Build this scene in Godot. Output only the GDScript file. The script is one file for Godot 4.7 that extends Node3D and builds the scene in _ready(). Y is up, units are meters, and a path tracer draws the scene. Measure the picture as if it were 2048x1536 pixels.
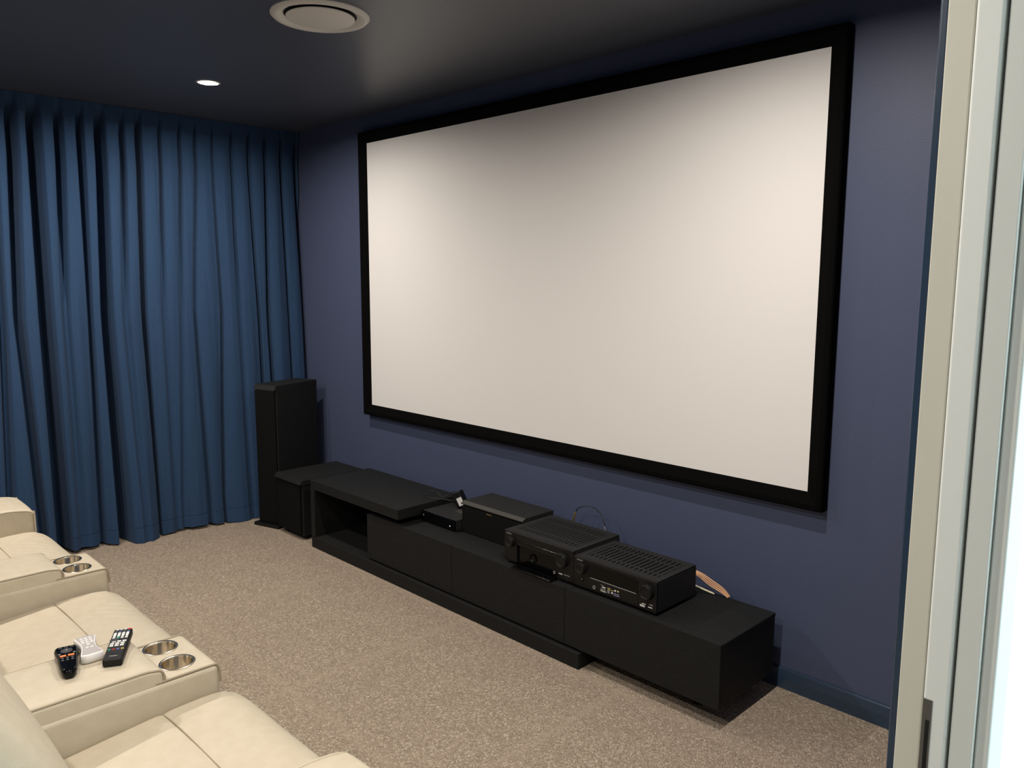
extends Node3D
# Home cinema seen through a sliding-door opening. y up, metres.
# Screen wall is z = 0 (room towards +z), curtain side is -x, door wall is x = 3.897.

var M := {}
var used := {}
var rng := RandomNumberGenerator.new()

func _ready() -> void:
	rng.seed = 7
	setup_camera()
	setup_environment()
	setup_materials()
	build_room()
	build_hall()
	build_door()
	build_lights()
	build_vent()
	build_curtain()
	build_screen()
	build_bench()
	build_cabinet()
	build_speakers()
	build_receivers()
	build_small_things()
	build_sofa()
	build_remotes()

# ---------------------------------------------------------------- camera, light, exposure
func setup_camera() -> void:
	var cam := Camera3D.new()
	cam.name = "camera"
	add_child(cam)
	cam.position = Vector3(4.26465, 1.67052, 2.9531)
	cam.rotation_order = EULER_ORDER_YXZ
	cam.rotation = Vector3(-0.13331978, 0.7916511, 0.00327784)
	cam.fov = 52.0702
	cam.near = 0.05
	cam.far = 60.0
	cam.current = true

func setup_environment() -> void:
	var env := Environment.new()
	env.background_mode = Environment.BG_COLOR
	env.background_color = Color(0.02, 0.022, 0.026)
	env.tonemap_mode = Environment.TONE_MAPPER_LINEAR
	env.tonemap_exposure = 1.0
	env.sdfgi_enabled = true
	env.ssao_enabled = true
	env.ssil_enabled = true
	var we := WorldEnvironment.new()
	we.name = "environment"
	we.environment = env
	add_child(we)

const DOWNLIGHT_SPOTS := [Vector2(0.08, 1.07), Vector2(2.95, 1.07), Vector2(0.08, 2.26), Vector2(2.95, 2.26), Vector2(0.08, 3.45), Vector2(2.95, 3.45)]
const DOWNLIGHT_ENERGY := 2.7
const DOWNLIGHT_COLOR := Color(1.0, 0.965, 0.92)
const CEIL := 2.685
const DOOR_WALL := 3.897
const JAMB_Z := 1.8

# ---------------------------------------------------------------- node helpers
func numbered(called: String) -> String:
	if not used.has(called):
		used[called] = 0
		return called
	used[called] += 1
	return "%s_%03d" % [called, used[called]]

func thing(called: String, label: String, category: String, at := Vector3.ZERO, turn := 0.0, group := "") -> Node3D:
	var o := Node3D.new()
	o.name = numbered(called)
	add_child(o)
	o.position = at
	o.rotation.y = turn
	o.set_meta("label", label)
	o.set_meta("category", category)
	if group != "":
		o.set_meta("group", group)
	return o

func part(parent: Node3D, called: String, mesh: Mesh, mat: Material, at := Vector3.ZERO, rot := Vector3.ZERO) -> MeshInstance3D:
	var mi := MeshInstance3D.new()
	mi.name = called
	mi.mesh = mesh
	mi.material_override = mat
	mi.cast_shadow = GeometryInstance3D.SHADOW_CASTING_SETTING_ON
	parent.add_child(mi, true)
	mi.position = at
	mi.rotation = rot
	return mi

# a part given by its two corners in the world, under an unturned thing
func wbox(parent: Node3D, called: String, a: Vector3, b: Vector3, mat: Material, r := 0.002, n := 2) -> MeshInstance3D:
	var s := (b - a).abs()
	return part(parent, called, rbox(s, minf(r, minf(s.x, minf(s.y, s.z)) * 0.49), n), mat, (a + b) * 0.5 - base_of(parent))

func base_of(o: Node3D) -> Vector3:
	var p := Vector3.ZERO
	var n: Node = o
	while n != self and n is Node3D:
		p += (n as Node3D).position
		n = n.get_parent()
	return p

func struct_mesh(called: String, mesh: Mesh, mat: Material, at: Vector3, label := "", category := "") -> MeshInstance3D:
	var mi := part(self, called, mesh, mat, at)
	mi.set_meta("kind", "structure")
	if label != "":
		mi.set_meta("label", label)
		mi.set_meta("category", category)
	return mi

func sbox(called: String, a: Vector3, b: Vector3, mat: Material, label: String, category: String, r := 0.0) -> MeshInstance3D:
	var s := (b - a).abs()
	var m: Mesh
	if r > 0.0:
		m = rbox(s, r, 2)
	else:
		var bm := BoxMesh.new()
		bm.size = s
		m = bm
	return struct_mesh(called, m, mat, (a + b) * 0.5, label, category)

# ---------------------------------------------------------------- mesh helpers
func arr_mesh(v: PackedVector3Array, n: PackedVector3Array, idx: PackedInt32Array) -> ArrayMesh:
	var a := []
	a.resize(Mesh.ARRAY_MAX)
	a[Mesh.ARRAY_VERTEX] = v
	a[Mesh.ARRAY_NORMAL] = n
	a[Mesh.ARRAY_INDEX] = idx
	var m := ArrayMesh.new()
	m.add_surface_from_arrays(Mesh.PRIMITIVE_TRIANGLES, a)
	return m

func smooth_normals(v: PackedVector3Array, idx: PackedInt32Array) -> PackedVector3Array:
	var n := PackedVector3Array()
	n.resize(v.size())
	for k in range(0, idx.size(), 3):
		var a := v[idx[k]]
		var b := v[idx[k + 1]]
		var c := v[idx[k + 2]]
		var f := (c - a).cross(b - a)   # front faces run clockwise
		n[idx[k]] += f
		n[idx[k + 1]] += f
		n[idx[k + 2]] += f
	for k in n.size():
		n[k] = n[k].normalized()
	return n

func axis_list(h: float, r: float, n: int, m: int) -> PackedFloat32Array:
	var l := PackedFloat32Array()
	for k in range(n + 1):
		l.append(-(h - r) - r * tan(PI / 4 * (1.0 - float(k) / n)))
	for k in range(1, m):
		l.append(-(h - r) + 2.0 * (h - r) * k / m)
	for k in range(n + 1):
		l.append((h - r) + r * tan(PI / 4 * float(k) / n))
	return l

# box of the given size with rounded edges; deform bends it; skip_top leaves the flat of the top open
func rbox(size: Vector3, r: float, n := 3, sub := Vector3i(1, 1, 1), deform = null, skip_top := false) -> ArrayMesh:
	var h := size * 0.5
	var inner := h - Vector3(r, r, r)
	var lists := [axis_list(h.x, r, n, sub.x), axis_list(h.y, r, n, sub.y), axis_list(h.z, r, n, sub.z)]
	var v := PackedVector3Array()
	var nn := PackedVector3Array()
	var idx := PackedInt32Array()
	var seen := {}
	for w in 3:
		var u := (w + 1) % 3
		var t := (w + 2) % 3
		var lu: PackedFloat32Array = lists[u]
		var lt: PackedFloat32Array = lists[t]
		for sg in [-1.0, 1.0]:
			var ids := PackedInt32Array()
			for j in lt.size():
				for i in lu.size():
					var p := Vector3.ZERO
					p[u] = lu[i]
					p[t] = lt[j]
					p[w] = sg * h[w]
					var c := p.clamp(-inner, inner)
					var nv := (p - c).normalized()
					var q := c + nv * r
					var key := Vector3i((q * 200000.0).round())
					if not seen.has(key):
						seen[key] = v.size()
						v.append(q)
						nn.append(nv)
					ids.append(seen[key])
			var wd := lu.size()
			for j in lt.size() - 1:
				for i in wd - 1:
					if skip_top and w == 1 and sg > 0.0 and i == n and j == n:
						continue
					var a := ids[j * wd + i]
					var b := ids[j * wd + i + 1]
					var c2 := ids[(j + 1) * wd + i + 1]
					var d := ids[(j + 1) * wd + i]
					if sg > 0.0:
						idx.append_array([a, c2, b, a, d, c2])
					else:
						idx.append_array([a, b, c2, a, c2, d])
	if deform != null:
		v = PackedVector3Array(Array(v).map(deform))
		nn = smooth_normals(v, idx)
	return arr_mesh(v, nn, idx)

func tube(pts: Array, r: float, sides := 8, taper := 1.0) -> ArrayMesh:
	var v := PackedVector3Array()
	var nn := PackedVector3Array()
	var idx := PackedInt32Array()
	var count := pts.size()
	var up := Vector3.UP
	var t0: Vector3 = (pts[1] - pts[0]).normalized()
	if absf(t0.dot(up)) > 0.9:
		up = Vector3.RIGHT
	var side := t0.cross(up).normalized()
	for k in count:
		var t: Vector3 = (pts[mini(k + 1, count - 1)] - pts[maxi(k - 1, 0)]).normalized()
		side = (side - t * side.dot(t)).normalized()
		var o := t.cross(side).normalized()
		var rr := r * lerpf(1.0, taper, float(k) / (count - 1))
		for s in sides:
			var a := TAU * s / sides
			var d := side * cos(a) + o * sin(a)
			v.append(pts[k] + d * rr)
			nn.append(d)
	for k in count - 1:
		for s in sides:
			var a := k * sides + s
			var b := k * sides + (s + 1) % sides
			idx.append_array([a, b, b + sides, a, b + sides, a + sides])
	for e in [0, count - 1]:
		var tdir: Vector3 = (pts[0] - pts[1]).normalized() if e == 0 else (pts[count - 1] - pts[count - 2]).normalized()
		var c := v.size()
		v.append(pts[e])
		nn.append(tdir)
		for s in sides:
			v.append(v[e * sides + s])
			nn.append(tdir)
		for s in sides:
			var a := c + 1 + s
			var b := c + 1 + (s + 1) % sides
			if e == 0:
				idx.append_array([c, b, a])
			else:
				idx.append_array([c, a, b])
	# fix winding so that faces agree with the normals
	for k in range(0, idx.size(), 3):
		var f := (v[idx[k + 2]] - v[idx[k]]).cross(v[idx[k + 1]] - v[idx[k]])
		if f.dot(nn[idx[k]] + nn[idx[k + 1]] + nn[idx[k + 2]]) < 0.0:
			var sw := idx[k + 1]
			idx[k + 1] = idx[k + 2]
			idx[k + 2] = sw
	return arr_mesh(v, nn, idx)

func smooth_path(pts: Array, per := 6) -> Array:
	var c := Curve3D.new()
	for k in pts.size():
		var a: Vector3 = pts[maxi(k - 1, 0)]
		var b: Vector3 = pts[mini(k + 1, pts.size() - 1)]
		var t := (b - a) / 6.0
		c.add_point(pts[k], -t, t)
	var out := []
	for k in pts.size() - 1:
		for s in per:
			out.append(c.sample(k, float(s) / per))
	out.append(pts[pts.size() - 1])
	return out

# turn a profile of (radius, height) points round the y axis; outside is to the right of the walk
func lathe(prof: Array, seg := 32) -> ArrayMesh:
	var v := PackedVector3Array()
	var nn := PackedVector3Array()
	var idx := PackedInt32Array()
	var np := []
	for k in prof.size() - 1:
		var d: Vector2 = (prof[k + 1] - prof[k]).normalized()
		np.append(Vector2(d.y, -d.x))
	for k in prof.size() - 1:
		var na: Vector2 = np[k]
		var nb: Vector2 = np[k]
		if k > 0 and np[k - 1].dot(np[k]) > 0.75:
			na = (np[k - 1] + np[k]).normalized()
		if k < np.size() - 1 and np[k + 1].dot(np[k]) > 0.75:
			nb = (np[k + 1] + np[k]).normalized()
		var st := v.size()
		for s in seg:
			var a := TAU * s / seg
			var dir := Vector3(cos(a), 0, sin(a))
			v.append(dir * prof[k].x + Vector3(0, prof[k].y, 0))
			nn.append(dir * na.x + Vector3(0, na.y, 0))
			v.append(dir * prof[k + 1].x + Vector3(0, prof[k + 1].y, 0))
			nn.append(dir * nb.x + Vector3(0, nb.y, 0))
		for s in seg:
			var a := st + s * 2
			var b := st + ((s + 1) % seg) * 2
			for tri in [[a, b, b + 1], [a, b + 1, a + 1]]:
				var f := (v[tri[2]] - v[tri[0]]).cross(v[tri[1]] - v[tri[0]])
				if f.length_squared() < 1e-16:
					continue
				var ns: Vector3 = nn[tri[0]] + nn[tri[1]] + nn[tri[2]]
				if f.dot(ns) < 0.0:
					idx.append_array([tri[0], tri[2], tri[1]])
				else:
					idx.append_array(tri)
	return arr_mesh(v, nn, idx)

# outline in (x, z), walls from y0 to y1 with a bevelled upper edge
func slab(outline: PackedVector2Array, y0: float, y1: float, bev: float, low_bev := 0.0) -> ArrayMesh:
	var poly := outline
	if Geometry2D.is_polygon_clockwise(poly):
		poly = poly.duplicate()
		poly.reverse()
	var rings := []
	if low_bev > 0.0:
		rings.append([inset(poly, low_bev), y0])
		rings.append([poly, y0 + low_bev])
	else:
		rings.append([poly, y0])
	rings.append([poly, y1 - bev])
	rings.append([inset(poly, bev * 0.35), y1 - bev * 0.35])
	rings.append([inset(poly, bev), y1])
	var st := SurfaceTool.new()
	st.begin(Mesh.PRIMITIVE_TRIANGLES)
	var n := poly.size()
	var tris := []
	for k in rings.size() - 1:
		for i in n:
			var j := (i + 1) % n
			var a := Vector3(rings[k][0][i].x, rings[k][1], rings[k][0][i].y)
			var b := Vector3(rings[k][0][j].x, rings[k][1], rings[k][0][j].y)
			var c := Vector3(rings[k + 1][0][j].x, rings[k + 1][1], rings[k + 1][0][j].y)
			var d := Vector3(rings[k + 1][0][i].x, rings[k + 1][1], rings[k + 1][0][i].y)
			tris.append([a, b, c, 1])
			tris.append([a, c, d, 1])
	for e in [0, rings.size() - 1]:
		var ring: PackedVector2Array = rings[e][0]
		var tr := Geometry2D.triangulate_polygon(ring)
		for k in range(0, tr.size(), 3):
			var q := []
			for m in 3:
				q.append(Vector3(ring[tr[k + m]].x, rings[e][1], ring[tr[k + m]].y))
			tris.append([q[0], q[1], q[2], 2 if e == 0 else 3])
	var cen := Vector3.ZERO
	for p in poly:
		cen += Vector3(p.x, 0, p.y) / n
	cen.y = (y0 + y1) * 0.5
	for t in tris:
		var f: Vector3 = (t[2] - t[0]).cross(t[1] - t[0])
		if f.length_squared() < 1e-18:
			continue
		var out: Vector3 = (t[0] + t[1] + t[2]) / 3.0 - cen
		if t[3] == 2:
			out = Vector3.DOWN
		elif t[3] == 3:
			out = Vector3.UP
		elif t[3] == 1:
			# outward of the wall: right of the walk direction for a counter-clockwise outline in (x, z)
			var along: Vector3 = t[1] - t[0]
			along.y = 0
			out = Vector3(along.z, 0.0, -along.x) if along.length() > 1e-7 else out
		st.set_smooth_group(t[3])
		if f.dot(out) < 0.0:
			st.add_vertex(t[0]); st.add_vertex(t[2]); st.add_vertex(t[1])
		else:
			st.add_vertex(t[0]); st.add_vertex(t[1]); st.add_vertex(t[2])
	st.generate_normals()
	return st.commit()

func inset(poly: PackedVector2Array, d: float) -> PackedVector2Array:
	var out := PackedVector2Array()
	var n := poly.size()
	for i in n:
		var a := (poly[i] - poly[(i + n - 1) % n]).normalized()
		var b := (poly[(i + 1) % n] - poly[i]).normalized()
		var na := Vector2(-a.y, a.x)
		var nb := Vector2(-b.y, b.x)
		var m := (na + nb).normalized()
		out.append(poly[i] + m * d / maxf(0.4, m.dot(na)))
	return out

func round_rect(w: float, h: float, r: float, n := 4) -> PackedVector2Array:
	var p := PackedVector2Array()
	for q in 4:
		var c := Vector2((w * 0.5 - r) * (1 if q in [0, 3] else -1), (h * 0.5 - r) * (1 if q in [0, 1] else -1))
		for k in n + 1:
			var a := PI / 2 * q + PI / 2 * k / n
			p.append(c + Vector2(cos(a), sin(a)) * r)
	return p

func text(parent: Node3D, called: String, words: String, height: float, mat: Material, at: Vector3, rot := Vector3.ZERO, face := "Droid Sans") -> MeshInstance3D:
	var f := SystemFont.new()
	f.font_names = PackedStringArray([face])
	f.font_weight = 700
	var t := TextMesh.new()
	t.font = f
	t.text = words
	t.font_size = 32
	t.pixel_size = height / 23.0
	t.depth = 0.0006
	t.curve_step = 4.0
	return part(parent, called, t, mat, at, rot)

# ---------------------------------------------------------------- materials
func mat(c: Color, rough := 0.6, metal := 0.0, spec := 0.5) -> StandardMaterial3D:
	var m := StandardMaterial3D.new()
	m.albedo_color = c
	m.roughness = rough
	m.metallic = metal
	m.metallic_specular = spec
	return m

func noise_image(size: int, freq: float, type := FastNoiseLite.TYPE_SIMPLEX_SMOOTH, seed_ := 1, oct := 3, ret := -1, jitter := 1.0) -> Image:
	var f := FastNoiseLite.new()
	f.noise_type = type
	f.frequency = freq
	f.seed = seed_
	f.fractal_octaves = oct
	if oct <= 1:
		f.fractal_type = FastNoiseLite.FRACTAL_NONE
	if ret >= 0:
		f.cellular_return_type = ret as FastNoiseLite.CellularReturnType
		f.cellular_jitter = jitter
	return f.get_seamless_image(size, size, false, false, 0.1, true)

func ramp_tex(img: Image, stops: Array) -> ImageTexture:
	var g := Gradient.new()
	var offs := PackedFloat32Array()
	var cols := PackedColorArray()
	for s in stops:
		offs.append(s[0])
		cols.append(s[1])
	g.offsets = offs
	g.colors = cols
	var lut := []
	for k in 256:
		lut.append(g.sample(k / 255.0))
	var out := Image.create(img.get_width(), img.get_height(), false, Image.FORMAT_RGB8)
	var src := img.duplicate() as Image
	src.convert(Image.FORMAT_L8)
	var d := src.get_data()
	var o := PackedByteArray()
	o.resize(d.size() * 3)
	for k in d.size():
		var c: Color = lut[d[k]]
		o[k * 3] = c.r8
		o[k * 3 + 1] = c.g8
		o[k * 3 + 2] = c.b8
	out.set_data(img.get_width(), img.get_height(), false, Image.FORMAT_RGB8, o)
	return ImageTexture.create_from_image(out)

func tri(m: StandardMaterial3D, scale: Vector3, world := true) -> void:
	m.uv1_triplanar = true
	m.uv1_world_triplanar = world
	m.uv1_scale = scale
	m.uv1_triplanar_sharpness = 6.0

func setup_materials() -> void:
	# carpet: looped pile, every loop with its own tone
	var cells := noise_image(1024, 0.15, FastNoiseLite.TYPE_CELLULAR, 11, 1, FastNoiseLite.RETURN_CELL_VALUE, 0.75)
	var domes := noise_image(1024, 0.15, FastNoiseLite.TYPE_CELLULAR, 11, 1, FastNoiseLite.RETURN_DISTANCE, 0.75)
	var carpet := mat(Color(1, 1, 1), 1.0, 0.0, 0.2)
	carpet.albedo_texture = ramp_tex(cells, [[0.0, Color(0.55, 0.495, 0.435)], [0.5, Color(0.63, 0.57, 0.505)], [0.85, Color(0.67, 0.61, 0.545)], [1.0, Color(0.77, 0.71, 0.645)]])
	carpet.heightmap_enabled = true
	carpet.heightmap_texture = ImageTexture.create_from_image(domes)
	carpet.heightmap_flip_texture = true
	carpet.heightmap_scale = 0.5
	tri(carpet, Vector3.ONE * 1.05)
	M.carpet = carpet
	# paint
	var fine := ImageTexture.create_from_image(noise_image(512, 0.06, FastNoiseLite.TYPE_SIMPLEX_SMOOTH, 3, 4))
	var wall := mat(Color(0.285, 0.315, 0.415), 0.5, 0.0, 0.4)
	wall.heightmap_enabled = true
	wall.heightmap_texture = fine
	wall.heightmap_scale = 0.02
	tri(wall, Vector3.ONE * 4.0)
	M.wall = wall
	var ceil_m := mat(Color(0.3, 0.315, 0.355), 0.36, 0.0, 0.45)
	ceil_m.heightmap_enabled = true
	ceil_m.heightmap_texture = fine
	ceil_m.heightmap_scale = 0.015
	tri(ceil_m, Vector3.ONE * 3.0)
	M.ceiling = ceil_m
	M.trim_navy = mat(Color(0.16, 0.23, 0.31), 0.24, 0.0, 0.55)
	M.white_trim = mat(Color(0.835, 0.83, 0.775), 0.38, 0.0, 0.5)
	M.white_wall = mat(Color(0.9, 0.91, 0.9), 0.7, 0.0, 0.4)
	M.hall_trim = mat(Color(0.865, 0.88, 0.865), 0.38, 0.0, 0.5)
	M.door = mat(Color(0.92, 0.935, 0.925), 0.4, 0.0, 0.5)
	M.steel_dark = mat(Color(0.5, 0.5, 0.49), 0.38, 0.9)
	M.hole = mat(Color(0.03, 0.03, 0.03), 0.8)
	M.hall_floor = mat(Color(0.74, 0.72, 0.68), 0.5)
	# curtain cloth
	var cloth := mat(Color(1, 1, 1), 0.9, 0.0, 0.25)
	cloth.albedo_texture = ramp_tex(noise_image(512, 0.05, FastNoiseLite.TYPE_SIMPLEX_SMOOTH, 21, 4), [[0.0, Color(0.15, 0.235, 0.345)], [1.0, Color(0.195, 0.29, 0.415)]])
	cloth.heightmap_enabled = true
	cloth.heightmap_texture = ImageTexture.create_from_image(noise_image(512, 0.35, FastNoiseLite.TYPE_SIMPLEX_SMOOTH, 22, 2))
	cloth.heightmap_scale = 0.04
	cloth.rim_enabled = true
	cloth.rim = 0.1
	cloth.rim_tint = 0.7
	tri(cloth, Vector3(4.5, 4.5, 4.5))
	M.cloth = cloth
	# screen
	M.screen = mat(Color(0.895, 0.885, 0.875), 0.9, 0.0, 0.25)
	M.velvet = mat(Color(0.035, 0.036, 0.036), 0.95, 0.0, 0.15)
	# black ash furniture
	var ash := mat(Color(1, 1, 1), 0.62, 0.0, 0.25)
	var grain := ImageTexture.create_from_image(noise_image(512, 0.03, FastNoiseLite.TYPE_SIMPLEX_SMOOTH, 31, 4))
	ash.albedo_texture = ramp_tex(noise_image(512, 0.03, FastNoiseLite.TYPE_SIMPLEX_SMOOTH, 31, 4), [[0.0, Color(0.105, 0.108, 0.11)], [1.0, Color(0.14, 0.142, 0.144)]])
	ash.heightmap_enabled = true
	ash.heightmap_texture = grain
	ash.heightmap_scale = 0.03
	tri(ash, Vector3(0.8, 14.0, 14.0))
	M.ash = ash
	M.black_vinyl = ash.duplicate()
	tri(M.black_vinyl, Vector3(9.0, 2.0, 9.0), false)
	M.grille = mat(Color(0.075, 0.078, 0.075), 0.95, 0.0, 0.2)
	var gt := ImageTexture.create_from_image(noise_image(256, 0.4, FastNoiseLite.TYPE_SIMPLEX, 41, 1))
	M.grille.heightmap_enabled = true
	M.grille.heightmap_texture = gt
	M.grille.heightmap_scale = 0.05
	tri(M.grille, Vector3.ONE * 8.0, false)
	M.black_metal = mat(Color(0.155, 0.155, 0.155), 0.55, 0.0, 0.3)
	M.black_plastic = mat(Color(0.075, 0.075, 0.077), 0.45, 0.0, 0.35)
	M.black_gloss = mat(Color(0.03, 0.03, 0.034), 0.12, 0.0, 0.3)
	M.satin_edge = mat(Color(0.21, 0.205, 0.19), 0.4, 0.0, 0.5)
	M.print_grey = mat(Color(0.5, 0.5, 0.49), 0.5)
	M.print_white = mat(Color(0.86, 0.86, 0.85), 0.5)
	M.print_yellow = mat(Color(0.72, 0.68, 0.42), 0.5)
	M.print_violet = mat(Color(0.55, 0.53, 0.68), 0.5)
	M.copper_badge = mat(Color(0.62, 0.5, 0.3), 0.35, 0.7)
	M.copper = mat(Color(0.9, 0.7, 0.54), 0.4, 0.1)
	M.gold = mat(Color(0.9, 0.78, 0.4), 0.3, 0.9)
	M.silver = mat(Color(0.85, 0.85, 0.87), 0.25, 0.9)
	M.chrome = mat(Color(0.92, 0.88, 0.81), 0.17, 1.0)
	M.cord = mat(Color(0.04, 0.04, 0.045), 0.5)
	M.cord_blue = mat(Color(0.05, 0.055, 0.1), 0.45)
	M.white_plastic = mat(Color(0.9, 0.88, 0.87), 0.4)
	M.grey_plastic = mat(Color(0.66, 0.64, 0.64), 0.5)
	M.cream_plastic = mat(Color(0.9, 0.86, 0.74), 0.5)
	# leather
	var leather := mat(Color(1, 1, 1), 0.5, 0.0, 0.42)
	leather.albedo_texture = ramp_tex(noise_image(512, 0.012, FastNoiseLite.TYPE_SIMPLEX_SMOOTH, 51, 3), [[0.0, Color(0.735, 0.69, 0.605)], [1.0, Color(0.762, 0.72, 0.643)]])
	leather.heightmap_enabled = true
	leather.heightmap_texture = ImageTexture.create_from_image(noise_image(512, 0.16, FastNoiseLite.TYPE_CELLULAR, 52, 1, FastNoiseLite.RETURN_DISTANCE, 1.0))
	leather.heightmap_scale = 0.025
	tri(leather, Vector3.ONE * 3.0)
	M.leather = leather
	M.seam = mat(Color(0.6, 0.55, 0.46), 0.6)
	M.piping = mat(Color(0.6, 0.55, 0.465), 0.55)
	# lamps
	var glow := mat(Color(1, 1, 1), 0.5)
	glow.emission_enabled = true
	glow.emission = Color(1.0, 0.95, 0.86)
	glow.emission_energy_multiplier = 9.0
	M.glow = glow
	M.lamp_ring = mat(Color(0.88, 0.87, 0.85), 0.35)
	M.vent = mat(Color(0.84, 0.83, 0.81), 0.5)
	var led := mat(Color(1, 1, 1), 0.5)
	led.emission_enabled = true
	led.emission = Color(1, 0.9, 0.95)
	led.emission_energy_multiplier = 1.6
	M.led = led
	var day := mat(Color(0.9, 0.95, 1.0), 0.5)
	day.emission_enabled = true
	day.emission = Color(0.88, 0.97, 1.0)
	day.emission_energy_multiplier = 2.0
	M.day = day

# ---------------------------------------------------------------- room
func build_room() -> void:
	var x0 := -1.05
	var x1 := DOOR_WALL
	var zb := 4.55
	sbox("floor", Vector3(x0, -0.1, 0), Vector3(x1 + 0.05, 0, zb), M.carpet, "grey brown looped carpet over the whole cinema floor", "floor")
	# plaster sheet with a round hole for every downlight, closed above by the slab
	var v := PackedVector3Array()
	var idx := PackedInt32Array()
	for s in DOWNLIGHT_SPOTS:
		holed(v, idx, x0 if s.x < 1.5 else 1.5, 1.5 if s.x < 1.5 else x1, 0.0 if s.y < 1.5 else (1.66 if s.y < 3.0 else 2.86), 1.66 if s.y < 1.5 else (2.86 if s.y < 3.0 else zb), s, 0.048)
	var nn := PackedVector3Array()
	nn.resize(v.size())
	nn.fill(Vector3.DOWN)
	var c := struct_mesh("ceiling", arr_mesh(v, nn, idx), M.ceiling, Vector3(0, CEIL, 0), "dark painted plaster ceiling of the cinema room", "ceiling")
	var sl := BoxMesh.new()
	sl.size = Vector3(x1 - x0, 0.06, zb)
	part(c, "ceiling_slab", sl, M.ceiling, Vector3((x0 + x1) * 0.5, 0.07, zb * 0.5))
	sbox("wall_front", Vector3(x0 - 0.1, 0, -0.1), Vector3(x1 + 0.1, CEIL + 0.1, 0), M.wall, "dark navy painted wall behind the projector screen", "wall")
	sbox("wall_left", Vector3(x0 - 0.1, 0, 0), Vector3(x0, CEIL + 0.1, zb), M.wall, "dark navy wall hidden behind the blue curtain", "wall")
	sbox("wall_back", Vector3(x0 - 0.1, 0, zb), Vector3(x1 + 0.1, CEIL + 0.1, zb + 0.1), M.wall, "dark navy wall behind the seats", "wall")
	# door wall: two skins with the pocket of the sliding door between them
	var w := sbox("wall_right", Vector3(x1, 0, 0), Vector3(x1 + 0.032, CEIL + 0.1, JAMB_Z - 0.02), M.wall, "dark navy door wall between screen wall and doorway", "wall")
	var bm := BoxMesh.new()
	bm.size = Vector3(0.03, CEIL + 0.1, JAMB_Z - 0.02)
	part(w, "hall_skin", bm, M.white_wall, Vector3(x1 + 0.084, (CEIL + 0.1) * 0.5, (JAMB_Z - 0.02) * 0.5) - w.position)
	sbox("wall_right_rear", Vector3(x1, 0, 3.42), Vector3(x1 + 0.1, CEIL + 0.1, zb), M.wall, "dark navy door wall beyond the doorway", "wall")
	sbox("wall_right_lintel", Vector3(x1, 2.2, JAMB_Z - 0.02), Vector3(x1 + 0.1, CEIL + 0.1, 3.42), M.wall, "dark navy wall above the doorway", "wall")
	# skirting with a chamfered top
	baseboard("baseboard_front", Vector3(x0, 0, 0), Vector3(x1, 0, 0), Vector3(0, 0, 1), "teal navy skirting board under the projector screen wall")
	baseboard("baseboard_right", Vector3(x1, 0, 0.02), Vector3(x1, 0, JAMB_Z - 0.09), Vector3(-1, 0, 0), "teal navy skirting board along the door wall")

# flat rectangle facing down (y = 0) with a round hole
func holed(v: PackedVector3Array, idx: PackedInt32Array, a: float, b: float, za: float, zc: float, o: Vector2, r: float) -> void:
	var n := 64
	var st := v.size()
	for k in n:
		var ang := TAU * k / n
		var dir := Vector2(cos(ang), sin(ang))
		var tx: float = ((b if dir.x > 0 else a) - o.x) / dir.x if absf(dir.x) > 1e-6 else 1e9
		var tz: float = ((zc if dir.y > 0 else za) - o.y) / dir.y if absf(dir.y) > 1e-6 else 1e9
		var e := o + dir * minf(tx, tz)
		for cx in [a, b]:
			for cz in [za, zc]:
				if absf(wrapf((Vector2(cx, cz) - o).angle() - ang, -PI, PI)) <= PI / n:
					e = Vector2(cx, cz)
		v.append(Vector3(o.x + dir.x * r, 0, o.y + dir.y * r))
		v.append(Vector3(e.x, 0, e.y))
	for k in n:
		var p := st + k * 2
		var q := st + ((k + 1) % n) * 2
		for tr in [[p, p + 1, q + 1], [p, q + 1, q]]:
			var f := (v[tr[2]] - v[tr[0]]).cross(v[tr[1]] - v[tr[0]])
			idx.append_array(tr if f.y < 0.0 else [tr[0], tr[2], tr[1]])

func baseboard(called: String, a: Vector3, b: Vector3, out: Vector3, label: String) -> void:
	var prof := [Vector2(0.001, 0.0), Vector2(0.018, 0.0), Vector2(0.018, 0.046), Vector2(0.0138, 0.076), Vector2(0.0132, 0.08), Vector2(0.0115, 0.083), Vector2(0.009, 0.0848), Vector2(0.006, 0.0855), Vector2(0.001, 0.0857)]
	var st := SurfaceTool.new()
	st.begin(Mesh.PRIMITIVE_TRIANGLES)
	var n := prof.size()
	for k in n:
		st.set_smooth_group(1 if k >= 3 and k <= 6 else 10 + k)
		var p: Vector2 = prof[k]
		var q: Vector2 = prof[(k + 1) % n]
		var pa := a + out * p.x + Vector3.UP * p.y
		var qa := a + out * q.x + Vector3.UP * q.y
		var pb := b + out * p.x + Vector3.UP * p.y
		var qb := b + out * q.x + Vector3.UP * q.y
		var want := out * (q.y - p.y) - Vector3.UP * (q.x - p.x)
		for t in [[pa, pb, qb], [pa, qb, qa]]:
			var f: Vector3 = (t[2] - t[0]).cross(t[1] - t[0])
			if f.dot(want) < 0.0:
				st.add_vertex(t[0]); st.add_vertex(t[2]); st.add_vertex(t[1])
			else:
				st.add_vertex(t[0]); st.add_vertex(t[1]); st.add_vertex(t[2])
	st.generate_normals()
	struct_mesh(called, st.commit(), M.trim_navy, Vector3.ZERO, label, "skirting board")

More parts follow.
